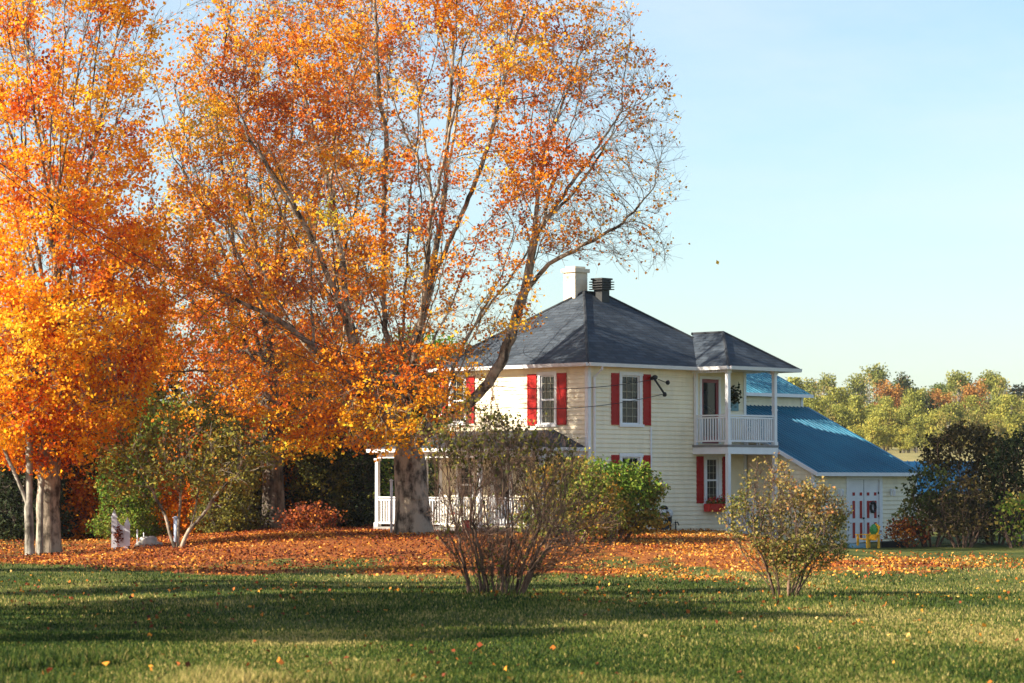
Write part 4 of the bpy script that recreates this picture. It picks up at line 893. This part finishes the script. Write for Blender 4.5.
# ---- second maple behind, between the two
DB = 100.0; xb = X(274, DB); s3 = F/DB; gb = gz(xb, DB)-.05; pb0 = HOR+(CZ-gb)*s3
lb = lambda pts, r=1: (limb_px(274, pb0, s3, pts), r)
limbs = [lb([(274, 538, 0), (274, 500, 0), (272, 450, 0), (270, 410, .1), (268, 360, .1), (266, 300, 0)], 'root')]
for k, (dx, dz, dd) in enumerate(((-100, 290, .5), (-55, 330, -1), (-15, 350, 1), (30, 340, -.8), (70, 310, .9), (-120, 220, -1), (10, 300, 3), (-30, 300, -3), (100, 240, -1), (-80, 260, 2.6))):
    z0 = 390-12*k; limbs.append(lb([(268, z0, 0), (268+dx*.3, z0-60, dd*.5), (268+dx*.65, z0-150, dd), (268+dx, z0-dz*.9, dd*1.3)]))
for k in range(10):
    z0 = 455-11*k; sg = -1 if k % 2 else 1; limbs.append(lb([(272, z0, 0), (272+sg*40, z0-6, 1.2*math.sin(k*1.7)), (272+sg*95, z0-4, 2.6*math.sin(k*1.7))]))
limbs += ascend(limbs, 40, 4.5, 5.0, .55, 503, .7)
def c3(px, py, d=0): return ((px-274)/s3, d, (pb0-py)/s3)
Ac = np.vstack([ell(2500, c3(275, 165), (4.5, 4.2, 7.9), .35, 21), ell(1700, c3(230, 300), (5.2, 4.5, 4.2), .35, 22), ell(500, c3(300, 420), (4.2, 3.2, 1.5), .3, 23)])
Ac = Ac[Ac[:, 2] > 2.4]
def dens_b(C):
    n = .6*vnoise(C*np.array([.8, .8, 1.3]), 71)+.4*vnoise(C*np.array([2., 2., 2.6]), 72); return np.clip(sstep(.45, .57, n)*(.35+.65*sstep(11, 7, C[:, 2])), .03, .85)
def tint_b(C, g): return .40+.8*(vnoise(C*np.array([.4, .4, .6]), 75)-.5)+.7*(vnoise(C*1.5, 76)-.5)+.18*g.normal(size=len(C))+.42*((C[:, 2] < 4.2) & (C[:, 0] > -.5))
TB = plant('maple_tree', 'rust-orange maple behind and between the other two, dark trunk rising from the leaves', 'tree', (xb, DB, gb), limbs, Ac, M['darkbark'], M['lf_orange'],
      R=.34, tk=(3., 1.1), r0=.0065, step=.26, kill=.46, iters=90, mom=.75, trop=(0, 0, .2), twig=(3, .44, .45, .25), nleaf=5, lsize=.125, lsig=.17, twigr=.0038, dens=dens_b, tintf=tint_b, seed=9, flare=1.4, keepr=.022)
# ---- two slim pale trunks by the left maple
def slim(px, D, htop, R, lean, label, seed, fork=True):
    x = X(px, D); g_ = gz(x, D)-.03; h = htop
    L_ = [([(0, 0, 0), (lean*.2, 0, h*.2), (lean*.5, .05, h*.5), (lean, .1, h*.8)], 'root')]
    if fork: L_.append(([(lean*.2, 0, h*.22), (lean*.2-.5, -.1, h*.42), (lean*.2-1.0, -.1, h*.60)], 1))
    plant('slim_maple', label, 'tree', (x, D, g_), L_, ell(500, (lean*.6, 0, h*.78), (2.3, 1.9, h*.30), .3, seed), M['greybark'], M['lf_hot'], R=R, r0=.008, step=.22, kill=.45, iters=60, mom=.7,
          twig=(2, .35, .45, .2), nleaf=5, lsize=.12, lsig=.16, dens=lambda C: .75+0*C[:, 0], seed=seed, flare=1.2, keepr=.02)
slim(31, 85.2, 6.2, .13, -.1, 'slim pale forked tree, the leftmost of the trunks at the left edge', 31); slim(40.5, 85.7, 7.0, .08, .15, 'slim straight pale-barked tree squeezed between the forked tree and the bright maple', 32, False)

# ---- shrubs
def shrub(name, label, px, D, stems, W, H, base_r, A, bark_m, leaf_m, R, n, kw, cat='shrub', seed=1):
    x = X(px, D); g_ = gz(x, D)-.03; g = np.random.default_rng(seed); L_ = []
    for k in range(stems):
        an = 2*math.pi*k/stems+g.uniform(-.3, .3); rr = base_r*(.3+.7*g.random()); ox, oy = rr*math.cos(an), rr*math.sin(an)*.8
        sp = W*(.18+.35*g.random()); hh_ = H*(.35+.25*g.random())
        L_.append(([(ox, oy, 0), (ox+math.cos(an)*sp*.4, oy+math.sin(an)*sp*.35, hh_*.5), (ox+math.cos(an)*sp, oy+math.sin(an)*sp*.85, hh_)], 'root'))
    return plant(name, label, cat, (x, D, g_), L_, A, bark_m, leaf_m, R=R, seed=seed, flare=1.0, **kw)
# bare twiggy shrub, centre foreground
D = 53; Hs = 3.3
A1 = np.vstack([ell(1300, (.1, 0, 1.7), (1.45, 1.2, 1.55), .3, 41), ell(900, (.25, 0, 1.2), (1.35, 1.1, 1.1), .3, 40), ell(650, (-.35, 0, 2.6), (1.0, 1.0, .75), .4, 42), ell(150, (1.1, 0, 2.3), (.6, .6, .5), .4, 46), ell(1200, (.1, 0, .55), (.95, .9, .5), .2, 43), ell(120, (1.3, 0, 1.1), (.95, .9, .8), .3, 45)]); A1 = A1[A1[:, 2] > .15]
shrub('bare_shrub', 'large half-bare twiggy shrub in the lawn, brown stems with a few dark leaves on top', 497, D, 34, 1.5, 2.4, .6, A1, M['shrubbark'], M['lf_olive'], .038, 0,
      dict(r0=.0040, step=.10, kill=.15, infl=1.2, iters=70, mom=.9, trop=(0, 0, .35), twig=(3, .34, .35, .5), nleaf=1, lsize=.07, lsig=.05, keepr=.009,
           dens=lambda C: np.clip(.045+.75*sstep(2.15, 2.6, C[:, 2])*sstep(.42, .6, vnoise(C*1.9, 44))+.5*sstep(1.1, .2, C[:, 2])*sstep(1.2, .5, abs(C[:, 0]))*vnoise(C*3, 47), 0, 1), tintf=lambda C, g: .0+.75*g.random(len(C))**1.3), seed=41)
# dry golden shrub, right foreground
D = 51.8
A2 = np.vstack([ell(1500, (.15, 0, 1.30), (.95, .9, .85), .4, 51), ell(420, (-.2, 0, 1.95), (.50, .5, .55), .3, 52), ell(200, (-.75, .1, 1.3), (.35, .5, .6), .3, 58), ell(200, (.8, 0, 1.5), (.3, .4, .4), .3, 57), ell(220, (.7, 0, .85), (.45, .6, .45), .3, 53), ell(250, (.05, 0, .45), (.6, .6, .4), .3, 54)]); A2 = A2[A2[:, 2] > .12]
shrub('dry_shrub', 'rounded shrub with mixed golden-brown and green leaves in the lawn before the annex', 783, D, 14, 1.0, 1.6, .30, A2, M['shrubbark'], M['lf_beige'], .036, 0,
      dict(r0=.0042, step=.09, kill=.16, infl=1.0, iters=60, mom=.8, trop=(0, 0, .2), twig=(2, .20, .5, .25), nleaf=6, lsize=.050, lsig=.06, keepr=.010,
           dens=lambda C: np.clip(.10+.85*sstep(.40, .58, vnoise(C*2.3, 55)), 0, 1)*(.5+.5*sstep(.3, .9, C[:, 2])),
           tintf=lambda C, g: np.clip(.30+.62*vnoise(C*1.3, 56)-.28*sstep(.0, .9, C[:, 0]-.0)*(C[:, 2] < 1.5)+.18*g.normal(size=len(C)), 0, 1)), seed=52)
# green-yellow shrub near the house corner and its brown neighbour
D = 84
A3 = np.vstack([ell(1400, (-.15, 0, 1.2), (1.45, 1.15, 1.05), .4, 61), ell(260, (.8, 0, 1.4), (.75, .6, .8), .4, 62), ell(500, (.1, 0, .5), (1.5, 1.1, .5), .4, 63)]); A3 = A3[A3[:, 2] > .1]
shrub('green_shrub', 'dense green shrub turning yellow at its foot, in front of the lower window', 612, D, 12, 1.2, 1.8, .5, A3, M['shrubbark'], M['lf_green'], .05, 0,
      dict(r0=.006, step=.13, kill=.24, infl=1.3, iters=50, mom=.7, trop=(0, 0, .2), twig=(2, .26, .5, .3), nleaf=7, lsize=.10, lsig=.09, keepr=.014,
           dens=lambda C: np.clip(.35+.65*sstep(.3, .5, vnoise(C*1.4, 64)), 0, 1), tintf=lambda C, g: np.clip(.78-.26*C[:, 2]+.45*vnoise(C*1.1, 65)+.14*g.normal(size=len(C)), 0, 1)), seed=61)
A4 = np.vstack([ell(1300, (0, 0, 1.25), (1.45, 1.1, 1.25), .4, 66), ell(600, (0, 0, .5), (1.6, 1.1, .5), .4, 69)]); A4 = A4[A4[:, 2] > .1]
shrub('tawny_shrub', 'tawny gold-green shrub between the bare shrub and the green shrub', 570, 82.0, 14, 1.2, 1.8, .5, A4, M['shrubbark'], M['lf_green'], .045, 0,
      dict(r0=.006, step=.13, kill=.24, infl=1.3, iters=50, mom=.8, trop=(0, 0, .25), twig=(2, .3, .45, .35), nleaf=5, lsize=.085, lsig=.09, keepr=.014,
           dens=lambda C: np.clip(.25+.6*sstep(.3, .55, vnoise(C*1.4, 67)), 0, 1), tintf=lambda C, g: np.clip(.48+.5*vnoise(C*1.3, 68)+.14*g.normal(size=len(C)), 0, 1)), seed=66)
# right hedge: tall brown shrubs and dark cedar-like tops
def bushy(name, label, px, D, W, H, leaf, seed, tbias=.3, dn=.6, nl=6, ls=.12, cat='shrub', bark_=None, n=900, zc=.55, R=.05, group=None, depth=.8, kill=.34):
    A = ell(n, (0, 0, H*zc), (W, W*depth, H*(1-zc)), .5, seed); A = np.vstack([A, ell(int(n*.7), (0, 0, H*.26), (W*1.05, W*.8, H*.26), .4, seed+1)]); A = A[A[:, 2] > .15]
    x = X(px, D); g_ = gz(x, D)-.05; g = np.random.default_rng(seed); L_ = []
    for k in range(7):
        an = 2*math.pi*k/7+g.uniform(-.3, .3); ox, oy = .25*math.cos(an), .25*math.sin(an)
        L_.append(([(ox, oy, 0), (ox+math.cos(an)*W*.25, oy+math.sin(an)*W*.2, H*.3), (ox+math.cos(an)*W*.45, oy+math.sin(an)*W*.35, H*.6)], 'root'))
    return plant(name, label, cat, (x, D, g_), L_, A, bark_ or M['shrubbark'], leaf, R=R, r0=.007, step=.2, kill=kill, infl=2, iters=50, mom=.7, trop=(0, 0, .2), twig=(2, .34, .5, .3), nleaf=nl, lsize=ls, lsig=.13, keepr=.02,
                 dens=lambda C: np.clip((.25+.75*sstep(.30, .55, vnoise(C*1.1, seed+2)))*dn*1.4, 0, 1), tintf=lambda C, g: np.clip(tbias+.5*(vnoise(C*.9, seed+3)-.3)+.15*g.normal(size=len(C)), 0, 1), seed=seed, flare=1, group=group)
bushy('hedge_shrub', 'olive and gold shrub right against the annex corner', 930, 93.5, .95, 2.6, M['lf_beige'], 81, .12, .55)
bushy('hedge_shrub', 'brown thin-leaved shrub at the middle of the right hedge', 962, 92.5, 1.1, 2.3, M['lf_brown'], 84, .45, .45, nl=4)
bushy('dark_shrub', 'tall dark brown-green shrub rising over the blue shed roof', 966, 96, 1.5, 4.0, M['lf_brown'], 87, .22, .60, zc=.72, n=1100)
bushy('dark_shrub', 'dark evergreen shrub at the right edge of the frame, nearest the edge', 1022, 94, 1.25, 3.8, M['lf_dark'], 90, .35, .7, zc=.6, n=1100)
bushy('dark_shrub', 'brownish tall shrub between the shed and the dark edge shrub', 994, 95, 1.1, 3.4, M['lf_brown'], 93, .25, .6, zc=.65)
bushy('hedge_shrub', 'yellow-green low shrub in the corner of the frame at right', 1018, 91.5, .8, 1.6, M['lf_green'], 96, .5, .6, n=500)
bushy('low_shrub', 'low reddish shrub at the foot of the annex wall', 905, 93.3, .62, .62, M['lf_litter'], 99, .18, .7, n=420, kill=.2, R=.03, ls=.09)
bushy('low_shrub', 'low reddish mound of leaves by the dark maple trunk', 312, 96, .8, .6, M['lf_litter'], 102, .2, .7, n=420, kill=.2, R=.03, ls=.09)
# small multi-stemmed tree at left
D = 85.0; x = X(178, D); g_ = gz(x, D)-.05
L_ = [([(-.05, 0, 0), (-.25, 0, .5), (-.35, .1, 1.0), (-.9, .2, 1.9)], 'root'), ([(.1, 0, 0), (.35, 0, .6), (.75, -.1, 1.0), (1.4, -.2, 1.9)], 'root'), ([(0, .1, 0), (.05, .1, 1.0), (.1, .2, 2.2)], 'root'), ([(.35, 0, .6), (.5, .3, 1.3), (.6, .5, 2.2)], 1)]
plant('small_tree', 'small multi-stemmed tree with thin olive leaves beside the white screen', 'tree', (x, D, g_), L_, np.vstack([ell(700, (.9, 0, 2.7), (2.1, 1.8, 1.2), .4, 110), ell(450, (-1.1, .2, 2.5), (1.5, 1.5, 1.1), .4, 113), ell(260, (.1, 0, 3.8), (1.2, 1.2, .9), .4, 114)]), M['maplebark'], M['lf_olive'], R=.06, r0=.006, step=.2, kill=.36, infl=2.2, iters=60,
      mom=.7, trop=(0, 0, .1), twig=(2, .36, .5, .2), nleaf=5, lsize=.11, lsig=.14, keepr=.02, dens=lambda C: np.clip(.1+.8*sstep(.42, .6, .5*vnoise(C*1.1, 111)+.5*vnoise(C*2.4, 115)), 0, 1), tintf=lambda C, g: np.clip(.50+.6*(vnoise(C*.9, 112)-.4)+.18*g.normal(size=len(C)), 0, 1), seed=110, flare=1.1)
# ---- thicket behind the left trees: full-crowned trees, each its own
def thick_tree(label, leaf, seed, H=8., W=2.6, tb=.3, n=1500, dn=.85, ls=.19, nl=6, bark_=None, low=.12):
    A = np.vstack([ell(n, (0, 0, H*.55), (W, W*.9, H*.46), .45, seed), ell(int(n*.5), (0, 0, H*.15), (W*1.15, W, H*.16), .4, seed+9)]); A = A[A[:, 2] > .2]
    L_ = [([(0, 0, 0), (.05, 0, H*.3), (-.05, .1, H*.6), (0, 0, H*.85)], 'root')]
    for k in range(8):
        an = k*2.4; z0 = H*(.06+.08*k); L_.append(([(0, 0, z0), (math.cos(an)*W*.35, math.sin(an)*W*.35, z0+H*.06), (math.cos(an)*W*.7, math.sin(an)*W*.7, z0+H*.14)], 1))
    return plant('thicket_tree', label, 'tree', (0, 0, 0), L_, A, bark_ or M['darkbark'], leaf, R=.17, r0=.010, step=.3, kill=.5, infl=2.6, iters=50, mom=.6, trop=(0, 0, .1), twig=(2, .5, .5, .2), nleaf=nl, lsize=ls, lsig=.22, keepr=.03,
                 dens=lambda C: np.clip((.2+.8*sstep(.34, .55, vnoise(C*.7, seed+2)))*dn, 0, 1), tintf=lambda C, g: np.clip(tb+.55*(vnoise(C*.6, seed+3)-.3)+.15*g.normal(size=len(C)), 0, 1), seed=seed, flare=1.2, group='thicket behind the left trees')
kinds = {'olive': thick_tree('x', M['lf_olive'], 201, tb=.35), 'dark': thick_tree('x', M['lf_dark'], 204, tb=.35, dn=1., n=2000, nl=7), 'rust': thick_tree('x', M['lf_orange'], 207, tb=.2, dn=.8), 'green': thick_tree('x', M['lf_green'], 210, tb=.35)}
spots = [('dark', -20, 104, 1.0, .55, 'dark green thicket tree at the far left edge behind the slim trunks'), ('dark', 25, 101, .62, 1.1, 'low dark evergreen directly behind the bright maple trunk'), ('dark', 84, 104, .50, 2.1, 'low dark evergreen behind the white pointed screen'),
 ('olive', 112, 106, .80, .3, 'olive thicket tree just right of the bright maple'), ('dark', 128, 112, 1.02, 1.7, 'tall dark tree showing between the bright maple and the middle one'), ('green', 165, 101, .62, .9, 'yellow-green thicket tree left of the small multi-stemmed tree'),
 ('dark', 150, 104, .42, 1.9, 'low dark evergreen behind the pale rocks'), ('dark', 215, 106, .46, 2.6, 'low dark evergreen right of the small multi-stemmed tree'), ('olive', 212, 103, .66, 1.4, 'olive thicket tree left of the dark maple trunk'),
 ('rust', 262, 112, 1.0, .2, 'rust thicket tree hidden behind the dark maple trunk'), ('olive', 238, 103, .55, 3.0, 'smaller olive tree tucked just left of the dark trunk'), ('dark', 302, 104, .62, .5, 'dark evergreen just right of the dark maple trunk'),
 ('rust', 330, 113, .92, 2.2, 'rust thicket tree midway between the dark trunk and the porch'), ('dark', 345, 103, .58, 1.0, 'dark evergreen midway between the dark trunk and the porch'), ('dark', 375, 112, .80, 2.9, 'dark tree behind the white post'),
 ('olive', 398, 122, .95, .8, 'olive tree behind the big maple trunk'), ('green', 128, 98.5, .42, 3.3, 'low yellow-green tree right behind the white pointed screen'), ('olive', 228, 98, .46, 4.1, 'low olive tree touching the left side of the dark trunk'), ('rust', 190, 99.5, .50, 5.0, 'low rust tree behind the small multi-stemmed tree'), ('rust', 292, 104.5, .52, 1.9, 'low rust tree just right of the dark trunk'),
 ('olive', 322, 102.5, .44, 2.7, 'low olive tree midway between dark trunk and porch'), ('green', 356, 108, .62, 3.9, 'green-gold tree left of the white post'), ('rust', 100, 103, .60, 4.4, 'rust tree between the bright maple and the screen'), ('dark', 55, 113, 1.1, 2.4, 'tall dark tree behind the crown of the bright maple'), ('green', 425, 140, 1.15, 1.9, 'greenish tree showing over the left end of the house roof'),
 ('rust', 5, 112, 1.0, 1.3, 'rust tree behind the far left edge'), ('green', -55, 108, .9, .7, 'green tree beyond the left edge'), ('olive', 300, 122, 1.05, 2.0, 'tall olive tree farthest behind the dark trunk')]
used = set()
for kd, px, D, s, rz, lab in spots:
    loc = (X(px, D), D, gz(X(px, D), D)-.05)
    if kd not in used: o = kinds[kd]; used.add(kd); o.location = loc; o.rotation_euler = (0, 0, rz); o.scale = (s,)*3; o['label'] = lab
    else: copy_tree(kinds[kd], loc, rz, s, lab)
# ---- trees off to the left whose shade crosses the lawn
def tall_tree():
    A = ell(1300, (0, 0, 8.2), (2.1, 1.7, 4.6), .35, 301)
    L_ = [([(0, 0, 0), (.05, 0, 3), (0, .1, 7), (0, 0, 11)], 'root')]
    return plant('roadside_tree', 'x', 'tree', (0, 0, 0), L_, A, M['darkbark'], M['lf_orange'], R=.2, r0=.010, step=.3, kill=.5, infl=2.8, iters=60, mom=.6, trop=(0, 0, .25), twig=(2, .5, .5, .2), nleaf=6, lsize=.18, lsig=.2, keepr=.03,
                 dens=lambda C: .8+0*C[:, 0], seed=301, group='trees left of the frame shading the lawn')
rt = tall_tree()
for k, (x, D, s, lab) in enumerate(((-19, 62.8, .95, 'roadside maple farthest up the lawn, left of the frame'), (-16.5, 52.0, .86, 'roadside maple second farthest, left of the frame'), (-15.5, 45.0, .84, 'roadside maple third farthest, left of the frame'), (-13.6, 37.6, .86, 'roadside maple second nearest, left of the frame'), (-12.2, 41.3, .72, 'roadside maple nearest the camera, left of the frame'), (-12.5, 48.4, .62, 'smaller roadside maple between the second and third, left of the frame'), (-13.2, 34.6, .66, 'roadside maple just up the lawn from the nearest, left of the frame'), (-12.0, 39.4, .74, 'slender roadside maple between the second nearest and third nearest, left of the frame'), (-12.9, 43.2, .78, 'roadside maple leaning over the lawn between the third and fourth, left of the frame'), (-11.6, 57.2, .5, 'smallest roadside maple, left of the frame'))):
    loc = (x, D, gz(x, D)-.05)
    if k == 0: rt.location = loc; rt['label'] = lab; rt.scale = (s,)*3
    else: copy_tree(rt, loc, k*1.3, s, lab)
# ---- the distant wood
def far_tree(name, leaf, seed, H, W, tb, n=1400, ls=.34, bare=0, pale=False):
    g = np.random.default_rng(seed); root = empty(name); cl = []
    nc = 26
    for k in range(nc):
        z = H*(.22+.74*g.random()); r_ = W*math.sqrt(max(.05, 1-((z/H-.55)/.5)**2)); a_ = g.uniform(0, 6.28); q = r_*math.sqrt(g.random())*.85
        cl.append((q*math.cos(a_), q*math.sin(a_), z))
    cl = np.array(cl); C = np.repeat(cl, n//nc, 0); C = C+np.clip(g.normal(size=C.shape), -1.7, 1.7)*np.array([W*.22, W*.22, H*.055])
    C = C[C[:, 2] > H*.06]
    q = MB(); q.tube([(0, 0, 0), (.1, 0, H*.4), (0, .1, H*.85)], [.16, .11, .04], 6)
    for k in range(nc if bare else 10):
        p = cl[k]; q.tube([(0, 0, p[2]*.6), (p[0]*.5, p[1]*.5, p[2]*.82), tuple(p)], [.07, .05, .02], 4)
    q.build('trunk', M['greybark'] if pale else M['darkbark'], root, True)
    cv = np.repeat(g.random(nc), n//nc)[:len(C)] if len(C) == nc*(n//nc) else g.random(len(C))
    V, Fl, at = leaf_mesh(C, ls, np.clip(tb+.35*(cv-.5)+.15*g.normal(size=len(C)), 0, 1), seed); np_mesh('crown', V, Fl, leaf, root, attr=at)
    return root
FT = {}
for nm, leaf, H, W, tb, n, bare, pale in (('poplar', M['lf_yg'], 8.0, 2.1, .55, 1500, 0, 0), ('poplar2', M['lf_yg'], 7.0, 2.6, .42, 1500, 0, 1), ('willow', M['lf_yg'], 6.0, 3.0, .62, 1600, 0, 0), ('tan', M['lf_beige'], 6.5, 2.4, .45, 900, 1, 1),
        ('green', M['lf_fargreen'], 9.5, 2.6, .55, 1700, 0, 0), ('green2', M['lf_fargreen'], 10.5, 2.3, .75, 1500, 0, 1), ('rust', M['lf_rust'], 8.5, 2.6, .55, 1500, 0, 0), ('red', M['lf_rust'], 7.0, 2.0, .15, 1200, 0, 0), ('bare', M['lf_beige'], 9.0, 2.2, .7, 160, 1, 1), ('darkf', M['lf_dark'], 9.0, 2.1, .7, 1500, 0, 0)):
    FT[nm] = far_tree('distant_tree', leaf, 400+len(FT), H, W, tb, int(n*1.9), .29, bare, pale)
LAB = {'poplar': 'slender yellow-green tree in the lower belt of the distant wood', 'poplar2': 'pale olive tree in the lower belt of the distant wood', 'willow': 'broad rounded yellow-green bush in front of the distant wood', 'tan': 'thin tan half-bare tree in the distant wood',
       'green': 'rounded green tree on the skyline of the distant wood', 'green2': 'tall light-green tree on the skyline of the distant wood', 'rust': 'round rust-orange tree among the distant green ones', 'red': 'small red tree in the middle of the distant wood', 'bare': 'bare pale-trunked tree in the distant wood', 'darkf': 'dark green tree in the distant wood'}
gF = np.random.default_rng(77); usedF = set()
def putfar(kd, x, D, s):
    wz = gF.uniform(.62, .95)
    loc = (x, D, gz(x, D)-.1); lab = LAB[kd]
    if kd not in usedF: o = FT[kd]; usedF.add(kd); o.location = loc; o.scale = (s,)*3; o['label'] = lab
    else: o = copy_tree(FT[kd], loc, gF.uniform(0, 6.28), s, lab)
    wz *= 1+.4*(D > 465); o.scale = (s*wz, s*wz, s*gF.uniform(.84, 1.05))
    tag(o, None, 'tree', 'distant wood: '+lab.split(' in ')[0].split(' on ')[0].split(' among ')[0])
rows = [(322, 2.6, ['willow', 'willow', 'poplar2', 'tan'], .62), (334, 2.8, ['willow', 'poplar', 'poplar2', 'tan'], .85), (345, 3.0, ['willow', 'poplar', 'poplar2', 'willow', 'tan'], 1.0), (362, 3.2, ['poplar', 'poplar2', 'willow', 'poplar', 'tan'], 1.1), (385, 3.4, ['poplar', 'poplar2', 'tan', 'poplar', 'darkf', 'willow'], 1.0), (412, 3.4, ['poplar', 'tan', 'rust', 'poplar', 'tan', 'poplar2', 'red'], 1.05),
        (445, 3.6, ['green', 'poplar', 'tan', 'green2', 'bare', 'darkf', 'poplar2'], 1.15), (480, 3.6, ['green', 'green2', 'green', 'darkf', 'bare', 'poplar'], 1.06), (515, 3.6, ['green', 'green2', 'darkf', 'green', 'green2'], 1.08), (550, 3.6, ['green', 'green2', 'green'], 1.08)]
for D, sp, kl, s in rows:
    x = X(755, D)
    while x < X(1130, D):
        putfar(kl[int(gF.integers(len(kl)))], x+gF.uniform(-1, 1), D+gF.uniform(-9, 9), s*gF.uniform(.82, 1.15)); x += sp*gF.uniform(.8, 1.2)
for D in (350, 400, 450, 520):
    x = X(395, D)
    while x < X(470, D): putfar(['green', 'poplar', 'green2', 'darkf'][int(gF.integers(4))], x, D, gF.uniform(.9, 1.2)); x += 5
for px, D, kd in ((940, 404, 'rust'), (975, 404, 'rust'), (958, 398, 'bare'), (888, 408, 'rust'), (914, 402, 'red'), (1004, 400, 'bare')): putfar(kd, X(px, D), D, 1.15)
# a leaf drifting down
V, Fl, at = leaf_mesh(np.array([[X(718, 88), 88, Z(262, 88)]]), .13, np.array([.8]), 4); tag(np_mesh('drifting_leaf', V, Fl, M['lf_hot'], None, attr=at), 'single yellow leaf drifting through the open sky right of the chimney', 'leaf')
